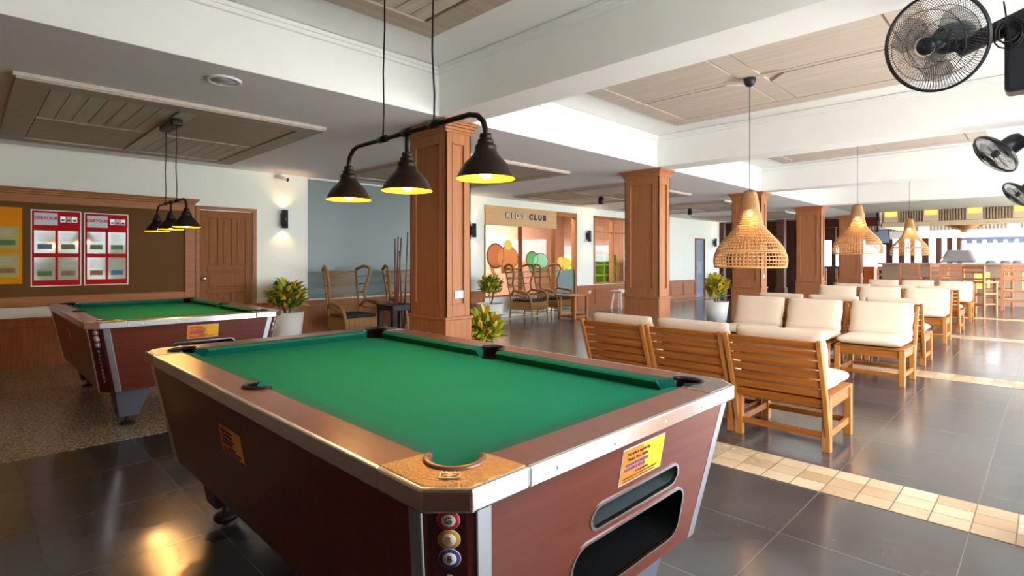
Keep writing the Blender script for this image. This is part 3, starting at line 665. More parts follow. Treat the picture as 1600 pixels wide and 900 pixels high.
    # stickers
    def sticker(Mx, w_, h_):
        s_ = MB().box(-w_/2, w_/2, -h_/2, h_/2, 0, .001, Mx).build('sticker', 'paper', t)
        MB().box(-w_/2+.004, w_/2-.004, -h_/2+.004, h_/2-.004, .001, .0016, Mx).build('sticker_field', 'sticker', s_)
        MB().add([Mx @ Vector(p) for p in ((-w_/2+.004, -h_/2+.004, .0019), (w_*.1, -h_/2+.004, .0019), (-.01, h_/2-.004, .0019), (-w_/2+.004, h_/2-.004, .0019))], [(0, 1, 2, 3)]).build('orange_field', 'sticker_o', s_)
        for i, (tx, sz) in enumerate((('This table is supplied by', .0125), ('Phuket Pool Tables', .0135))):
            text_mesh('sticker_print', tx, sz, 'ink', s_, Mx @ Matrix.Translation((-w_*.14, (h_*.32, h_*.17)[i], .0025)), .0005, bold=.0003)
        rr_ = random.Random(5)       # the remaining lines of print are too small to read: plain marks
        for (xa, xb, zc, hh, m_) in ((-.40, .12, .02, .009, 'ball_blue'), (-.42, .02, -.10, .010, 'ball_blue'), (-.15, .12, -.24, .007, 'ink'), (-.42, .36, -.34, .005, 'ink'), (-.42, .30, -.42, .004, 'ink')):
            mb = MB(); x = xa*w_
            while x < xb*w_:
                q_ = rr_.uniform(.003, .008); mb.box(x, x+q_, zc*h_-hh/2, zc*h_+hh/2, .0018, .0024, Mx); x += q_+.0025
            mb.build('small_print', m_, s_)
        return s_
    sticker(mt @ Matrix.Translation((STX[0], STX[1], .0035)), STX[2], STX[3])
    ml = Matrix.Translation((-TX+.095, 0, z0)) @ Matrix.Rotation(-PI/2, 4, 'Z') @ Matrix.Rotation(PI/2+ang, 4, 'X')
    sticker(ml @ Matrix.Translation((-.072, .322, .001)), .225, .108)
    # legs
    for sx, sy in ((-1, -1), (1, -1), (-1, 1), (1, 1)):
        cx, cy = sx*(TX-.30), sy*(TY-.31)
        x_o, x_i = cx+sx*.12, cx-sx*.12; y_o, y_i = cy+sy*.14, cy-sy*.12
        bx_o, bx_i, by_o, by_i = cx+sx*.085, cx-sx*.05, cy+sy*.085, cy-sy*.05
        lg = MB().add([(bx_i, by_i, .075), (bx_o, by_i, .075), (bx_o, by_o, .075), (bx_i, by_o, .075), (x_i, y_i, z0+.01), (x_o, y_i, z0+.01), (x_o, y_o, z0+.01), (x_i, y_o, z0+.01)],
                      [(0, 1, 2, 3), (7, 6, 5, 4), (0, 1, 5, 4), (1, 2, 6, 5), (2, 3, 7, 6), (3, 0, 4, 7)])
        l_ = lg.build('leg', 'black', t, bevel=.003)
        MB().add([(bx_o-sx*.004, by_o+sy*.002, .078), (bx_i+sx*.004, by_o+sy*.002, .078), (x_i+sx*.004, y_o+sy*.002, z0), (x_o-sx*.004, y_o+sy*.002, z0)], [(0, 1, 2, 3)]).build('leg_facing', 'leg_face', l_)
        MB().cyl((cx+sx*.02, cy+sy*.02, .018), (cx+sx*.02, cy+sy*.02, .08), .014).lathe([(.052, 0), (.055, .008), (.045, .018), (.015, .026)], 24, (cx+sx*.02, cy+sy*.02, 0), cap0=True).build('levelling_foot', 'rubber', l_)
    return t
SL = [-.16, .295, .262, .325, -.215, .365, .055, .225]
STX = (.055, .406, .225, .108)
pool_table((1.318, 2.0, 0), 'large green-clothed pool table with bronze pocket corner, filling the foreground')
pool_table((1.30, 5.96, 0), 'farther green-clothed pool table before the notice board')

# ================================================================== BILLIARD LAMPS
def lamp_bar(loc, top, label, energy, sp=.5):
    t = thing('billiard_lamp', label, 'pendant lamp', loc, 0, 'three-shade black billiard lamps')   # loc z = top of the horizontal bar
    pts = [(0, -sp, -.098), (0, -sp, -.075), (0, -sp+.012, -.04), (0, -sp+.045, -.012), (0, -sp+.09, 0), (0, sp-.09, 0), (0, sp-.045, -.012), (0, sp-.012, -.04), (0, sp, -.075), (0, sp, -.098)]
    MB().tube(pts, .0105, 10).cyl((0, 0, 0), (0, 0, -.098), .010, 10).cyl((0, -.03, 0), (0, .03, 0), .017, 12).cyl((0, -.22, 0), (0, -.16, 0), .016, 12).cyl((0, .16, 0), (0, .22, 0), .016, 12).build('bar', 'lamp_metal', t)
    for y in (-.19, .19):
        MB().tube([(0, y, .01), (.004, y*.99, .12), (-.003, y*.96, .3), (.003, y*.95, .5), (0, y*.93, top)], .0042, 6).build('cable', 'black', t)
    MB().box(-.05, .05, -.21, .21, top-.02, top+.045).build('canopy', 'black', t, bevel=.02, seg=3)
    for y in (-sp, 0, sp):
        z = -.092; k = .775
        outer = [(.001, .006), (.028, .006), (.030, -.010), (.024, -.015), (.036, -.021), (.040, -.033), (.036, -.039), (.046, -.045), (.053, -.058), (.050, -.066), (.054, -.078), (.060, -.09), (.072, -.104), (.088, -.12), (.103, -.137), (.116, -.157), (.128, -.18), (.137, -.2), (.139, -.206)]
        s_ = MB().lathe([(r*k, z+q*k) for r, q in outer], 40, (0, y, 0)).build('shade', 'lamp_metal', t)
        inner = [(.139, -.206), (.134, -.2), (.125, -.18), (.112, -.157), (.099, -.137), (.083, -.12), (.06, -.10), (.02, -.08), (.001, -.08)]
        MB().lathe([(r*k, z+q*k) for r, q in inner], 40, (0, y, 0)).build('shade_lining', 'lamp_gold', s_)
        MB().sphere((0, y, z-.130), .026, 1, 1, 1.2, 16).cyl((0, y, z-.062), (0, y, z-.105), .012, 12).build('bulb', 'bulb', s_)
        light('bulb_light', 'POINT', (0, y, z-.172), energy, (1, .56, .16), .02, parent=t)
    return t
lamp_bar((1.35, 1.97, 1.815), CT-.045-.045-1.815-.001, 'black three-shade billiard lamp over the nearer pool table', 3.2)
lamp_bar((1.38, 5.84, 1.80), CZ-.045-.045-1.80-.001, 'black three-shade billiard lamp over the farther pool table', 2.8)

# ================================================================== RATTAN PENDANTS
def pendant(loc, label):
    t = thing('rattan_pendant', label, 'pendant lamp', loc, 0, 'woven rattan pendants over the chairs')
    prof = [(.035, 0), (.056, -.02), (.066, -.06), (.074, -.12), (.083, -.18), (.098, -.26), (.118, -.33), (.165, -.39), (.235, -.47), (.278, -.525), (.302, -.57), (.318, -.62), (.322, -.66), (.312, -.72)]
    def lerp(z):
        for (r0, z0), (r1, z1) in zip(prof, prof[1:]):
            if z <= z0 and z >= z1: k = (z-z0)/(z1-z0); return r0+(r1-r0)*k
        return prof[-1][0]
    rows = []; z = 0
    while z > -.705: rows.append((lerp(z)+.002*math.sin(z*400), z)); z -= .012+.021*min(1, -z/.6)
    rows.append((.312, -.72))
    mb = MB(); mb.lathe(rows, 56); o = mb.build('woven_shade', 'rattan', t)
    wf = o.modifiers.new('weave', 'WIREFRAME'); wf.thickness = .0125; wf.use_even_offset = False
    mb = MB()
    for zz, r in ((-.72, .008), (-.57, .006), (0, .006)): mb.tube([(lerp(zz)*math.cos(2*PI*i/40), lerp(zz)*math.sin(2*PI*i/40), zz) for i in range(40)], r, 6, closed=True)
    mb.lathe([(.045, 0), (.02, .012), (.001, .014)], 20); mb.build('rim', 'rattan', t)
    top = CT-.045-loc[2]
    MB().cyl((0, 0, 0), (0, 0, top-.06), .0035, 6).build('cord', 'black', t)
    MB().lathe([(.015, top-.075), (.035, top-.065), (.05, top-.04), (.056, top-.005), (.056, top)], 28, cap0=True).build('canopy', 'fan_dark', t)
    MB().sphere((0, 0, -.20), .030, 1, 1, 1.2, 14).build('bulb', 'bulb_far', t); MB().cyl((0, 0, -.08), (0, 0, -.17), .018).build('socket', 'black', t)
    light('bulb_light', 'POINT', (0, 0, -.27), 4, (1, .6, .25), .03, parent=t)
    return t
p1 = pendant((5.28, 2.04, 1.915), 'nearest and largest-looking rattan bell pendant')
dup(p1, (9.28, 2.03, 2.07), label='second rattan bell pendant, between the two others', scale=(1, 1, 1.0))
dup(p1, (13.3, 2.01, 2.07), label='farthest rattan bell pendant, in front of the bar')

# ================================================================== BENCH CHAIRS
def pillow(mb, cx, cy, cz, sx, sy, sz, mtx, nx=10, ny=8, pw=4.0):
    def f(u, v): return (max(0, 1-abs(u)**pw))**.45*(max(0, 1-abs(v)**pw))**.45
    old = mb.smooth; mb.smooth = True
    top, bot = [], []
    for j in range(ny+1):
        for i in range(nx+1):
            u, v = -1+2*i/nx, -1+2*j/ny; u2, v2 = math.copysign(abs(u)**.8, u), math.copysign(abs(v)**.8, v)
            h = f(u2, v2)*.5+.5 if (abs(u) < 1 and abs(v) < 1) else .46
            wr = 1-.018*(math.sin(v*9+cx) if abs(u) == 1 else 0)-.02*(math.sin(u*7+cy*3) if abs(v) == 1 else 0)
            top.append(mtx @ Vector((cx+u2*sx*wr, cy+v2*sy*wr, cz+h*sz))); bot.append(mtx @ Vector((cx+u2*sx*wr, cy+v2*sy*wr, cz-h*sz)))
    n = len(top); W = nx+1; fs = []
    for j in range(ny):
        for i in range(nx): a = j*W+i; fs += [(a, a+1, a+W+1, a+W), (n+a, n+a+W, n+a+W+1, n+a+1)]
    for i in range(nx): fs += [(i, n+i, n+i+1, i+1), (ny*W+i, ny*W+i+1, n+ny*W+i+1, n+ny*W+i)]
    for j in range(ny): fs += [(j*W, (j+1)*W, n+(j+1)*W, n+j*W), (j*W+nx, n+j*W+nx, n+(j+1)*W+nx, (j+1)*W+nx)]
    mb.add(top+bot, fs); mb.smooth = old
def bench_chair(loc, rz, label, group):
    t = thing('wooden_chair', label, 'chair', loc, rz, group)
    Wd = .31; D = .285; lt = .05
    for sx in (-1, 1):
        for sy in (-1, 1):
            x = sx*(D-lt/2); y = sy*(Wd-lt/2); MB().box(x-lt/2, x+lt/2, y-lt/2, y+lt/2, 0, .355).build('leg', 'teak_leg', t, bevel=.004)
    mb = MB(); mb.box(-D, D, -Wd, Wd, .355, .37)
    mb.box(D-.045, D-.012, -Wd+lt, Wd-lt, .275, .355); mb.box(-D+.012, -D+.045, -Wd+lt, Wd-lt, .275, .355)
    for s in (-1, 1): mb.box(-D+lt, D-lt, s*(Wd-.028)-.014, s*(Wd-.028)+.014, .275, .355)
    mb.build('seat_frame', 'teak', t, bevel=.003)
    mb = MB(); mb.box(-D+.01, -D+.035, -Wd+lt, Wd-lt, .085, .125).box(D-.035, D-.01, -Wd+lt, Wd-lt, .085, .125)
    for s in (-1, 1): mb.box(-D+lt, D-lt, s*(Wd-.025)-.012, s*(Wd-.025)+.012, .085, .13)
    mb.build('stretcher', 'teak', t, bevel=.003)
    def bp(z): return -.26-.215*max(0, (z-.16))/.60
    for s in (-1, 1):
        y = s*(Wd-.015); mb = MB(); V = []
        for z in (.10, .36, .755):
            xx = bp(z) if z > .1 else -.262
            V += [(xx-.028, y-.015, z), (xx+.022, y-.015, z), (xx+.022, y+.015, z), (xx-.028, y+.015, z)]
        mb.add(V, [(0, 1, 2, 3), (11, 10, 9, 8)]+[(k*4+i, k*4+(i+1) % 4, k*4+4+(i+1) % 4, k*4+4+i) for k in range(2) for i in range(4)]); mb.build('back_post', 'teak_leg', t, bevel=.004)
    for k in range(7):
        z = .305+k*.0645 if k > 0 else .30
        a = Vector((bp(z), 0, z)); d_ = Vector((-.215, 0, .60)).normalized(); n_ = Vector((.60, 0, .215)).normalized()
        h = .0525; V = []
        for y in (-Wd+.03, Wd-.03):
            for (q, r) in ((0, -.009), (h, -.009), (h, .009), (0, .009)): p = a+d_*q+n_*r; V.append((p.x, y, p.z))
        MB().add(V, [(0, 1, 2, 3), (7, 6, 5, 4), (0, 4, 5, 1), (1, 5, 6, 2), (2, 6, 7, 3), (3, 7, 4, 0)]).build('back_slat', 'teak', t, bevel=.004)
    mb = MB(); pillow(mb, .01, 0, .425, .285, .295, .052, Matrix.Identity(4)); mb.build('seat_cushion', 'cream_fabric', t, sub=1)
    ang = math.atan2(.215, .60); mt = Matrix.Translation((-.30, 0, .60)) @ Matrix.Rotation(-ang, 4, 'Y') @ Matrix.Rotation(PI/2, 4, 'Y')
    mb = MB(); pillow(mb, 0, 0, .04, .195, .295, .062, mt); mb.build('back_cushion', 'cream_fabric', t, sub=1)
    return t
rows = [(4.27, 0, (1.335, 1.97, 2.60), 'first row, seen from behind beside the pool table'), (6.84, PI, (1.335, 1.99, 2.63), 'second row, facing the pool tables'),
        (8.30, 0, (1.37, 2.02, 2.66), 'third row, seen from behind'), (10.70, PI, (1.43, 2.07, 2.71), 'fourth row, facing the pool tables'),
        (12.35, 0, (1.42, 2.07, 2.71), 'fifth row, seen from behind'), (14.66, PI, (1.46, 2.12, 2.76), 'sixth row, nearest the bar')]
pos = ['right-hand', 'middle', 'left-hand']
first = None
for r, (u, rz, vs, desc) in enumerate(rows):
    for k, v in enumerate(vs):
        lb = '%s cushioned teak chair of the %s' % (pos[k], desc)
        du = -.05 if (r == 1 and k == 1) else (.02 if k == 1 else 0)
        rr = rz+random.uniform(-.015, .015)
        if first is None: first = bench_chair((u+du, v, 0), rr, lb, 'teak chairs with cream cushions')
        else: dup(first, (u+du, v, 0), rr, lb)

# ================================================================== PLANTS
def croton(loc, label, rtop, hpot, zf, rf, hf, seed, n=260, yellow=.4, leaf=.15):
    rnd = random.Random(seed)
    t = thing('potted_plant', label, 'plant', loc, 0, 'potted crotons around the columns and walls')
    if hpot: 
        MB().lathe([(rtop*.78, 0), (rtop, hpot), (rtop*.96, hpot), (rtop*.93, hpot-.05)], 32, cap0=True).build('pot', 'pot_white', t)
        MB().lathe([(rtop*.92, hpot-.05), (.001, hpot-.04)], 24).build('soil', 'soil', t)
    mb = MB(); z0 = hpot-.05
    for k in range(7):
        a = rnd.uniform(0, 2*PI); mb.tube([(.02*math.cos(a), .02*math.sin(a), z0), (rf*.3*math.cos(a), rf*.3*math.sin(a), (z0+zf)/2), (rf*.55*math.cos(a), rf*.55*math.sin(a), zf+.2*hf)], .007, 5)
    mb.build('stem', 'stem', t)
    mb = MB(); mb.smooth = True
    for k in range(n):
        a = rnd.uniform(0, 2*PI); ph = math.acos(rnd.uniform(-1, 1)); q = rnd.uniform(.25, .85)
        c = Vector((rf*q*math.sin(ph)*math.cos(a), rf*q*math.sin(ph)*math.sin(a), zf+hf*q*math.cos(ph)))
        d = Vector((math.cos(a)*rnd.uniform(.3, 1), math.sin(a)*rnd.uniform(.3, 1), rnd.uniform(-.1, 1.3)))+Vector((rnd.uniform(-.4, .4), rnd.uniform(-.4, .4), 0)); d.normalize()
        sd = d.cross(Vector((0, 0, 1))+Vector((rnd.uniform(-.5, .5), rnd.uniform(-.5, .5), 0))).normalized(); up = sd.cross(d)
        L = leaf*rnd.uniform(.6, 1.15); W = L*.2; cv = rnd.uniform(-.25, .05)*L
        x = rnd.random(); hh = (c.z-zf)/hf
        mb.cur = 0 if x > yellow+.35+.2*hh else (1 if x > yellow*.85 else (2 if x > .05 else 3))
        P = [c, c+d*L*.3+sd*W-up*0+up*W*.3, c+d*L*.3+up*0, c+d*L*.3-sd*W+up*W*.3, c+d*L*.7+sd*W*.85+up*(cv*.4+W*.3), c+d*L*.7+up*cv*.4, c+d*L*.7-sd*W*.85+up*(cv*.4+W*.3), c+d*L+up*cv]
        mb.add(P, [(0, 1, 2), (0, 2, 3), (1, 4, 5, 2), (2, 5, 6, 3), (4, 7, 5), (5, 7, 6)])
    mb.build('foliage', ['leaf_green', 'leaf_lime', 'leaf_yellow', 'leaf_red'], t)
croton((3.40, 8.05, 0), 'bushy croton in a pale round pot below the wall lamp', .24, .49, .72, .28, .25, 3, 620, .30, .14)
croton((7.42, 7.95, 0), 'croton in a white pot left of the wicker chairs by the playroom', .27, .39, .72, .25, .25, 5, 420, .35, .13)
croton((3.92, 4.33, 0), 'bushy yellow-green croton beside the nearest column', .20, .30, .53, .245, .215, 9, 620, .50, .115)
croton((10.72, 4.80, 0), 'tall yellow croton in a white pot left of the third column', .235, .42, .70, .25, .30, 12, 430, .60, .14)

for k, (gx, gy, gh) in enumerate(((1.9, -2.4, .9), (3.4, -2.8, 1.1))):
    croton((gx, gy, -.05), ['leafy garden shrub outside, nearest the added side wall', 'leafy garden shrub outside beside the first fan column'][k], .3, .4, gh, .5, .65, 20+k, 380, .12, .34)
# ================================================================== WICKER CHAIRS
def wicker_chair(loc, rz, label):
    t = thing('wicker_armchair', label, 'armchair', loc, rz, 'high-backed wicker wing chairs')   # faces -y
    W, zs = .27, .36
    def back(x, z):  # y of back surface
        return .25+.17*(z-.36)/.8
    mb = MB()
    for s in (-1, 1):
        mb.tube([(s*.25, .30, 0), (s*.26, .27, .2), (s*.27, .25, .36), (s*.275, back(0, .7), .7), (s*.285, back(0, 1.0), 1.02), (s*.295, back(0, 1.1), 1.10)], .017, 8)
        # wing loop
        mb.tube([(s*.27, .25, .50), (s*.31, .14, .60), (s*.31, .17, .75), (s*.335, .13, .90), (s*.375, .10, 1.05), (s*.375, .14, 1.13), (s*.345, .25, 1.16), (s*.295, back(0, 1.1), 1.10)], .024, 8)
        for z, k in ((.72, .16), (.85, .16), (.98, .12)): mb.tube([(s*.28, back(0, z), z), (s*(.31+.03*(z-.7)), k, z+.02)], .008, 6)
        # arm and front leg
        mb.tube([(s*.31, .16, .60), (s*.34, 0, .585), (s*.345, -.14, .575), (s*.335, -.24, .545), (s*.305, -.29, .46), (s*.285, -.30, .36), (s*.275, -.31, .2), (s*.27, -.32, 0)], [.022, .03, .034, .034, .03, .024, .018, .015], 8)
        mb.tube([(s*.26, .27, .12), (s*.275, -.31, .14)], .009, 6)
        mb.tube([(s*.27, .24, .50), (s*.33, -.22, .47)], .010, 6)
    mb.tube([(-.29, back(0, 1.07), 1.07), (0, back(0, 1.05)+.01, 1.045), (.29, back(0, 1.07), 1.07)], .018, 8)
    mb.tube([(-.27, -.31, .14), (.27, -.31, .14)], .009, 6)
    mb.build('frame', 'wicker', t)
    mb = MB()
    for i in range(23):
        x = -.25+.5*i/22; mb.tube([(x, .245, .38), (x*1.03, back(0, .7)+.01, .7), (x*1.08, back(0, 1.05)+.005, 1.05)], .0035, 4)
    for z in [.42, .46, .50, .66, .68, .70, .84, .86, .88, .97, .99]+[.58, .62, .76, .80, .92, .94, 1.02]:
        r_ = .0075 if z in (.42, .46, .50, .66, .68, .70, .84, .86, .88, .97, .99) else .003
        mb.tube([(-.265, back(0, z), z), (.265, back(0, z), z)], r_, 4)
    mb.build('woven_back', 'wicker_weave', t)
    mb = MB()
    for s in (-1, 1):
        for i in range(9):
            q = i/8; mb.tube([(s*(.272+.005*q), .25-.55*q, .22), (s*.28, .25-.55*q, .36)], .009, 4)
            mb.tube([(s*.28, .20-.42*q, .36), (s*.33, .14-.36*q, .56)], .005, 4)
    mb.box(-.27, .27, -.305, -.29, .20, .37); mb.box(-.285, -.27, -.30, .26, .2, .37); mb.box(.27, .285, -.30, .26, .2, .37); mb.box(-.27, .27, .25, .265, .2, .37)
    for i in range(22): x = -.26+.52*i/21; mb.tube([(x, -.308, .20), (x, -.308, .37)], .008, 4)
    mb.box(-.27, .27, -.29, .25, .33, .36); mb.build('seat_base', 'wicker_weave', t)
    mb = MB(); pillow(mb, 0, -.03, .39, .255, .25, .035, Matrix.Identity(4)); mb.build('seat_cushion', 'dark_fabric', t)
    return t
wc = wicker_chair((4.36, 7.86, 0), 0, 'wicker wing chair with black cushion nearest the potted croton')
dup(wc, (5.46, 7.86, 0), 0, 'wicker wing chair partly behind the billiard cues')
dup(wc, (8.60, 8.02, 0), .10, 'wicker wing chair below the orange elephant sticker')
dup(wc, (9.48, 8.02, 0), .05, 'wicker wing chair beside the small wooden side table')

t = thing('side_table', 'small square wooden side table by the playroom door', 'side table', (9.3, 7.33, 0))
MB().box(-.26, .26, -.24, .24, .47, .50).build('table_top', 'teak', t, bevel=.004)
for sx in (-1, 1):
    for sy in (-1, 1): MB().box(sx*.21-.025, sx*.21+.025, sy*.19-.025, sy*.19+.025, 0, .47).build('leg', 'teak_leg', t, bevel=.003)
MB().box(-.19, .19, -.2, -.18, .03, .07).box(-.19, .19, .18, .2, .03, .07).box(-.22, -.2, -.17, .17, .03, .07).box(.2, .22, -.17, .17, .03, .07).build('stretcher', 'teak', t)
t = thing('stool', 'white low stool beside the second column', 'stool', (11.95, 7.9, 0), .2)
MB().box(-.25, .25, -.15, .15, .42, .46).box(-.29, -.25, -.15, .15, .44, .49).box(.25, .29, -.15, .15, .44, .49).build('seat', 'white', t, bevel=.015)
for sx in (-1, 1):
    for sy in (-1, 1): MB().bar((sx*.17, sy*.1, .42), (sx*.25, sy*.14, 0), .035, .035).build('leg', 'white', t)

# cue stand and cues
t = thing('cue_stand', 'small black stand holding billiard cues beside the nearest column', 'cue stand', (3.60, 5.45, 0))
MB().box(-.17, .17, -.17, -.125, .68, .745).box(-.17, .17, .125, .17, .68, .745).box(-.17, -.125, -.125, .125, .68, .745).box(.125, .17, -.125, .125, .68, .745).build('top_board', 'black', t, bevel=.004)
for sx in (-1, 1):
    for sy in (-1, 1): MB().box(sx*.14-.028, sx*.14+.028, sy*.14-.028, sy*.14+.028, 0, .70).build('leg', 'black', t, bevel=.003)
MB().box(-.15, .15, -.15, .15, .08, .11).build('lower_shelf', 'black', t)
tops = [atY(617, 373, 5.42), atY(622, 370, 5.45), atY(627, 372, 5.38), atY(624, 392, 5.52), atY(637, 362, 5.40)]
for k, q in enumerate(tops):
    b_ = Vector((3.52+.045*k, 5.36+.04*((k*2) % 5), .112)); 
    c_ = thing('billiard_cue', ['leftmost billiard cue in the black stand', 'billiard cue in the black stand, second from the left', 'third cue from the left, close to the column', 'shortest-looking cue between the others in the stand', 'rightmost and tallest cue, touching the column edge'][k], 'cue', b_, 0, 'billiard cues in the black stand')
    d_ = q-b_
    MB().tube([(0, 0, 0), d_*.25], [.0145, .012], 10).build('butt', 'cue_wood', c_); MB().tube([d_*.25, d_*.985], [.0115, .0065], 10).build('shaft', 'cue_wood', c_); MB().tube([d_*.985, d_], [.0065, .006], 8).build('ferrule', 'black', c_)

# ================================================================== WALL FANS (on the columns just right of the view)
for i, u in enumerate((3.21, 7.13, 11.05)):
    o = MB().box(u, u+.31, -.59, -.02, 0, CZ).build('column', 'column_wood'); tag(o, 'wood-panelled column carrying a wall fan, right edge', 'column', 'columns along the open side')
def fan(c, axis, mount, label):
    t = thing('wall_fan', label, 'fan', c, 0, 'black wall fans along the open side')
    ax_ = Vector(axis).normalized(); z_ = Vector((0, 0, 1)); sx_ = z_.cross(ax_).normalized(); sy_ = ax_.cross(sx_)
    Mx = Matrix(((sx_.x, sy_.x, ax_.x, 0), (sx_.y, sy_.y, ax_.y, 0), (sx_.z, sy_.z, ax_.z, 0), (0, 0, 0, 1)))   # local z = blowing direction
    R = .225
    def W(pts): return [Mx @ Vector(p) for p in pts]
    for nm, sg_ in (('front_guard', 1), ('rear_guard', -1)):
        mb = MB(); n = 96; dep = .075
        for k in range(n):
            a = 2*PI*k/n; P = []
            for q in (0.05, .35, .6, .8, .93, 1.0):
                tw = a+sg_*.55*(1-q); r = R*(.17+.83*q); z = sg_*dep*math.sqrt(max(0, 1-(q**2.2)))+sg_*.004
                P.append((r*math.cos(tw), r*math.sin(tw), z))
            mb.tube(W(P), .0013, 3, caps=False)
        for rr in (.45, .72): 
            q = (rr-.17)/.83; mb.tube(W([(R*rr*math.cos(2*PI*i/40), R*rr*math.sin(2*PI*i/40), sg_*dep*math.sqrt(1-q**2.2)+sg_*.004) for i in range(40)]), .0018, 4, closed=True)
        mb.tube(W([(R*math.cos(2*PI*i/48), R*math.sin(2*PI*i/48), sg_*.006) for i in range(48)]), .006, 6, closed=True)
        mb.lathe([(.001, .012), (.034, .010), (.042, 0), (.042, -.006)], 24, mtx=Mx @ Matrix.Translation((0, 0, dep-.002 if sg_ > 0 else -dep)))
        mb.build(nm, 'fan_dark', t)
    mb = MB(); mb.smooth = True
    for k in range(3):
        a = 2*PI*k/3+.4; P = []
        for q in (0, .35, .7, 1):
            r = .03+.155*q; hw = (.35, .62, .62, .38)[int(q*3+.01)]
            for s in (-1, 0, 1): P.append(Mx @ Vector((r*math.cos(a+s*hw), r*math.sin(a+s*hw), s*.022)))
        mb.add(P, [(3*i+j, 3*i+j+1, 3*i+j+4, 3*i+j+3) for i in range(3) for j in range(2)])
    o = mb.build('blades', 'fan_blade', t); sd = o.modifiers.new('s', 'SOLIDIFY'); sd.thickness = .002
    MB().lathe([(.001, .03), (.03, .026), (.034, -.03)], 20, mtx=Mx).build('hub', 'fan_dark', t)
    MB().lathe([(.05, -.075), (.068, -.09), (.072, -.16), (.066, -.22), (.04, -.26), (.001, -.265)], 24, mtx=Mx).build('motor', 'fan_dark', t)
    m0 = Mx @ Vector((0, 0, -.15)); mt_ = Vector(mount)-Vector(c)
    MB().tube([m0, m0+Vector((0, -.03, -.06)), mt_+Vector((0, .08, .12)), mt_+Vector((0, .045, .02))], [.042, .045, .048, .05], 10).build('neck', 'fan_dark', t)
    MB().box(mt_.x-.065, mt_.x+.065, mt_.y-.0, mt_.y+.17, mt_.z-.22, mt_.z+.10).build('wall_base', 'fan_dark', t, bevel=.02, seg=3)
    b0 = mt_+Vector((-.085, .15, .06))
    MB().tube([b0+Vector((.008*math.sin(k*.37), .045*math.cos(k*.5)+.008*math.sin(k*.21), .055*math.sin(k*.5)-.001*k)) for k in range(48)]+[b0+Vector((0, .02, .12))], .0035, 5).build('power_cord', 'black', t)
    return t
fan((3.30, .40, 2.31), (-.837, .367, -.327), (3.36, -.019, 2.24), 'large black wall fan at the upper right corner')
fan((7.28, .40, 2.32), (-.304, .654, -.600), (7.29, -.019, 2.40), 'middle black wall fan below the first one')
fan((11.15, .36, 2.24), (-.304, .654, -.600), (11.2, -.019, 2.34), 'farthest black wall fan, lowest of the three')

# ================================================================== FAR END: BAR AND RESTAURANT
UB = 19.9
# soffit structure over the bar
bf = thing('bar_canopy', 'slatted wooden canopy with yellow lit squares over the bar', 'canopy', (18.45, 0, 2.20))
MB().box(-.03, .03, -1.5, 3.45, 0, .09).box(-.06, .06, -1.5, 3.5, -.03, .0).box(-.03, .03, -1.5, 3.45, .55, .59).box(-.03, 3.2, 3.42, 3.48, -.03, .59).box(.02, .03, -1.5, 3.45, .09, .55).build('frame', 'fascia', bf)
y = 3.38; k = 0
while y > -1.4:
    if k % 2 == 0:
        MB().box(-.045, .02, y-.34, y, .10, .54).build('solid_panel', 'fascia', bf); MB().box(-.055, -.045, y-.31, y-.03, .26, .54).build('lit_square', 'lit_panel', bf)
        y -= .36
    else:
        mb = MB()
        for j in range(9): mb.box(-.045, .0, y-.03-j*.058, y-.0-j*.058, .10, .54)
        mb.box(-.02, .0, y-.5, y, .10, .115); mb.box(-.02, .0, y-.5, y, .525, .54)
        mb.build('slat_panel', 'slat_brown', bf); y -= .54
    k += 1
b2 = thing('bar_canopy', 'farther slatted edge of the bar canopy above the white band', 'canopy', (24.5, 0, 2.30))
mb = MB(); y = 5.5
k = 0
while y > -3:
    if k % 12 < 9: mb.box(0, .03, y-.05, y, 0, .34)
    y -= .1; k += 1
mb.build('slats', 'slat_brown', b2)
MB().box(.03, .06, -3, 5.5, 0, .34).build('backing', 'white', b2)
MB().box(-.05, .1, -3, 5.5, -.28, -.0).build('white_band', 'white', b2)
MB().box(-.05, .1, -3, 5.5, .34, .42).build('top_rail', 'fascia', b2)
# bar counter
bc = thing('bar_counter', 'long stone bar counter behind the wooden stools', 'bar counter', (UB, 0, 0))
MB().box(0, .5, -3, 3.7, 0, 1.10).build('base', 'bar_stone', bc); MB().box(-.12, .62, -3.1, 3.8, 1.10, 1.16).build('counter_top', 'bar_stone', bc, bevel=.01)
for y in (-1.8, -.8, .2, 1.2): MB().box(-.008, 0, y, y+.35, .45, .92).build('lit_square', 'lit_panel', bc)
o = MB().prism([(-.22, -.42), (.22, -.42), (.22, .42), (-.22, .42)], -.195, .17, [(-.17, -.27), (.15, -.32), (.15, .30), (-.17, .22)]).build('covered_machine', 'grey_cover', bevel=.07, seg=4); q = atX(1497, 402, 20.15); o.location = (20.15, q.y, 1.165+.20); tag(o, 'rounded machine under a grey cover on the bar', 'machine')
for x, l in ((1548, 'left'), (1571, 'middle'), (1590, 'right')):
    q = atX(x, 405, 20.2); o = MB().lathe([(.12, 0), (.115, .03), (.08, .07), (.03, .09), (.001, .092)], 16).build('covered_bowl', 'grey_cover'); o.location = (20.2, q.y, 1.161); tag(o, '%s one of three small dark domed bowls on the bar' % l, 'bowl', 'domed bowls on the bar')
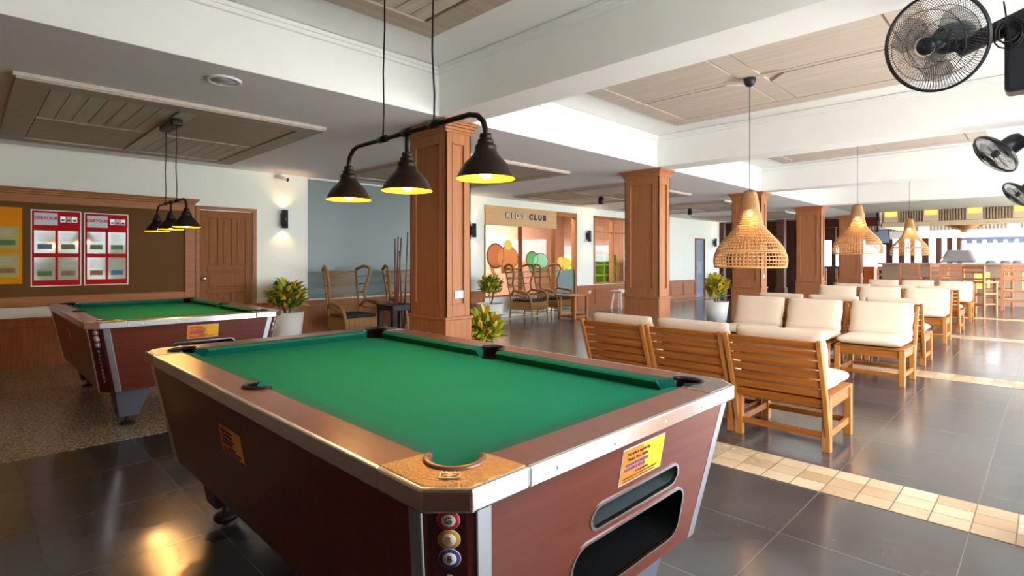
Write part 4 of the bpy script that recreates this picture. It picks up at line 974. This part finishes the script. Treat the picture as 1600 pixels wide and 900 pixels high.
# bar stools
def bar_stool(loc, rz, label):
    t = thing('bar_stool', label, 'bar stool', loc, rz, 'tall wooden bar stools')    # faces +x
    w = .21
    for sy in (-1, 1):
        MB().box(-.22, -.175, sy*w-.02, sy*w+.02, 0, 1.13).build('back_leg', 'stool_wood', t, bevel=.003); MB().box(.16, .205, sy*w-.02, sy*w+.02, 0, .74).build('front_leg', 'stool_wood', t, bevel=.003)
    MB().box(-.2, .23, -.23, .23, .74, .775).build('seat', 'stool_wood', t, bevel=.004)
    MB().box(-.215, -.185, -.19, .19, 1.05, 1.13).box(-.215, -.185, -.19, .19, .95, 1.0).box(-.21, -.19, -.012, .012, .775, .95).box(-.215, -.185, -.19, .19, .80, .84).build('backrest', 'stool_wood', t)
    mb = MB()
    for z in (.22, .45): mb.box(-.21, -.185, -.19, .19, z, z+.04).box(.17, .195, -.19, .19, z, z+.04).box(-.175, .16, -w-.01, -w+.01, z+.03, z+.06).box(-.175, .16, w-.01, w+.01, z+.03, z+.06)
    mb.build('stretcher', 'stool_wood', t); return t
st = None
for x, u, rz, l in ((1423, 18.3, 0, 'bar stool straight behind the rightmost far cushions, first from the left'), (1462, 18.9, .5, 'bar stool half hidden, second from the left at the bar'), (1487, 18.3, 0, 'third bar stool from the left'), (1531, 16.2, -.5, 'nearest bar stool, turned aside beside the last chair row'), (1560, 19.1, 1.2, 'narrow-looking bar stool just right of the nearest one'), (1584, 18.2, 0, 'rightmost bar stool at the edge of the view')):
    q = atX(x, 410, u)
    if st is None: st = bar_stool((u, q.y, 0), rz, l)
    else: dup(st, (u, q.y, 0), rz, l)
# dining chairs and tables on the left of the bar
def dining_chair(loc, rz, label, m='stool_wood'):
    t = thing('dining_chair', label, 'dining chair', loc, rz, 'dining chairs of the restaurant')
    for sy in (-1, 1): MB().box(-.2, -.16, sy*.19-.02, sy*.19+.02, 0, .98).build('back_leg', m, t); MB().box(.16, .2, sy*.19-.02, sy*.19+.02, 0, .44).build('front_leg', m, t)
    MB().box(-.21, .22, -.21, .21, .44, .48).build('seat', m, t); MB().box(-.195, -.165, -.17, .17, .90, .98).box(-.195, -.165, -.17, .17, .72, .78).build('backrest', m, t)
    return t
dc = None
for x, u, rz, l in ((1315, 21, PI, 'wooden dining chair right of the fourth column'), (1331, 22.2, .6, 'wooden dining chair behind the other by the fourth column'), (1371, 21.8, .4, 'reddish dining chair before the dark table'), (1386, 22.3, -.5, 'dining chair at the dark table left of the bar stools')):
    q = atX(x, 420, u)
    if dc is None: dc = dining_chair((u, q.y, 0), rz, l)
    else: dup(dc, (u, q.y, 0), rz, l)
q = atX(1358, 430, 20.6); t = thing('booth_partition', 'bright orange wooden partition end beside the dining chairs', 'partition', (20.6, q.y, 0))
MB().box(-.03, .4, -.14, .14, 0, .98).build('panel', 'orange_wood', t, bevel=.01); MB().box(-.05, .42, -.16, .16, .98, 1.03).build('cap', 'orange_wood', t)
for x, u, l in ((1298, 22.5, 'dark-topped restaurant table beside the fourth column'), (1395, 22.5, 'dark-topped restaurant table left of the bar')):
    q = atX(x, 420, u); t = thing('dining_table', l, 'table', (u+1.2, q.y, 0), 0, 'restaurant tables')
    MB().box(-.5, .5, -.7, .7, .94, 1.0).build('table_top', 'dark_top', t)
    for sx in (-1, 1):
        for sy in (-1, 1): MB().box(sx*.42-.03, sx*.42+.03, sy*.6-.03, sy*.6+.03, 0, .94).build('leg', 'stool_wood', t)
# dark posts
posts = [(1409, 10, 26.5, ''), (1426, 7, 28, ''), (1128, 12, 20.0, 'first'), (1143, 6, 26.0, ''), (1221, 15, 19.8, ''), (1262, 9, 26, ''), (1390, 12, 27, ''), (1446, 12, 27, ''), (1467, 10, 26.2, ''), (1484, 9, 28, ''), (1498, 7, 27.0, ''), (1243, 8, 28.3, ''), (1303, 8, 28.3, '')]
pl = ['far brown post seen through the farthest pendant', 'thin far post at the right rim of the farthest pendant', 'brown post right of the farthest wall lamp', 'thin brown post behind the third column, left side', 'tall brown post between third and fourth columns', 'far brown post left of the fourth column', 'far brown post behind the farthest pendant', 'far brown post right of the farthest pendant', 'far brown post above the bar stools', 'far brown post left of the white opening', 'last brown post beside the white opening', 'thin distant post left of the fourth column', 'thin distant post right of the fourth column']
for (x, wpx, u, _), l in zip(posts, pl):
    q = atX(x, 400, u); d_ = q.x*cA+q.y*sA; w_ = wpx*d_/FPX
    t = thing('wooden_post', l, 'post', (u, q.y, 0), 0, 'brown posts of the restaurant')
    MB().box(-w_*.36, w_*.36, -w_*.36, w_*.36, 0, 2.89).build('post', 'brown_post', t); MB().box(-w_*.36-.03, w_*.36+.03, -w_*.36-.03, w_*.36+.03, 0, .3).build('foot', 'brown_post', t)
# restaurant roof pieces
t = thing('roof_beam', 'maroon beam across the restaurant ceiling behind the columns', 'beam', (24, 8, 2.45)); MB().box(-.1, .1, -4, 8, .06, .32).build('beam', 'maroon_beam', t); MB().box(-.14, .14, -4, 8, .32, .38).build('flashing', 'maroon_beam', t)
structure('ceiling', MB().box(19.31, 34, 3.6, 18, 2.9, 2.95), 'thatch')
structure('ceiling', MB().box(18.31, 30, -3.5, 3.6, 3.3, 3.35), 'paint')
structure('wall_far', MB().box(29, 29.2, 8.0, 20, 0, 3).box(30, 30.2, 5.2, 9.5, 0, .9).box(30, 30.2, 5.2, 20, 2.2, 3), 'brown_post')
structure('wall_side', MB().box(19.1, 29, 14, 14.2, 0, 3).box(19.1, 19.25, WY, 14.2, 0, 3), 'paint_wall')
# woven flower pendant over the bar
q = atX(1507, 362, 21.6); t = thing('woven_ceiling_lamp', 'flower-shaped woven lamp hanging under the bar canopy', 'pendant lamp', (21.6, q.y, 2.15))
mb = MB(); mb.smooth = True
for k in range(7):
    a = 2*PI*k/7; P = []
    for i in range(5):
        r = .05+.52*i/4; zz = .0+.22*(i/4)**1.5
        for s in (-1, 0, 1): ww = (.10, .20, .24, .2, .04)[i]; P.append((r*math.cos(a)-s*ww*math.sin(a), r*math.sin(a)+s*ww*math.cos(a), zz+.03*abs(s)+.02*(k % 2)))
    mb.add(P, [(3*i+j, 3*i+j+1, 3*i+j+4, 3*i+j+3) for i in range(4) for j in range(2)])
o = mb.build('petals', 'wicker_weave', t); o.modifiers.new('s', 'SOLIDIFY').thickness = .01
MB().sphere((0, 0, 0), .1, 1, 1, .6).build('core', 'wicker_weave', t); MB().cyl((0, 0, .05), (0, 0, 1.15), .01, 6).build('cord', 'black', t)
# tilted screen
q = atX(1371, 371, 22.5); t = thing('hanging_screen', 'dark tilted screen hanging behind the second pendant', 'screen', (22.5, q.y, q.z), .3)
mt = Matrix.Rotation(.5, 4, 'Y'); MB().box(-.05, .05, -.35, .35, -.28, .28, mt).build('casing', 'black', t, bevel=.01); MB().box(-.055, -.05, -.32, .32, -.25, .25, mt).build('panel', 'light_blue', t); MB().cyl((0, 0, .2), (0, 0, (2.9 if q.y > 3.6 else 3.3)-q.z), .03).build('bracket', 'black', t)

# awning edge beyond the bar
q0 = atX(1500, 377, 27.6); q1 = atX(1640, 377, 27.6); t = thing('awning', 'lilac-grey striped awning edge above the white opening', 'awning', (27.6, (q0.y+q1.y)/2, q0.z))
L_ = abs(q0.y-q1.y)/2; mb = MB(); MB().box(-.03, .03, -L_, L_, .06, .14).build('valance_rail', 'light_blue', t)
k = int(2*L_/.3)
for i in range(k): mb.box(-.01, .01, -L_+i*.3+.03, -L_+i*.3+.22, -.10, .06)
mb.box(-.004, .004, -L_, L_, .03, .06)
mb.build('valance_tabs', 'light_blue', t)
MB().box(-.04, .04, -L_, -L_+.06, -q0.z, .14).box(-.04, .04, L_-.06, L_, -q0.z, .14).build('support', 'brown_post', t)
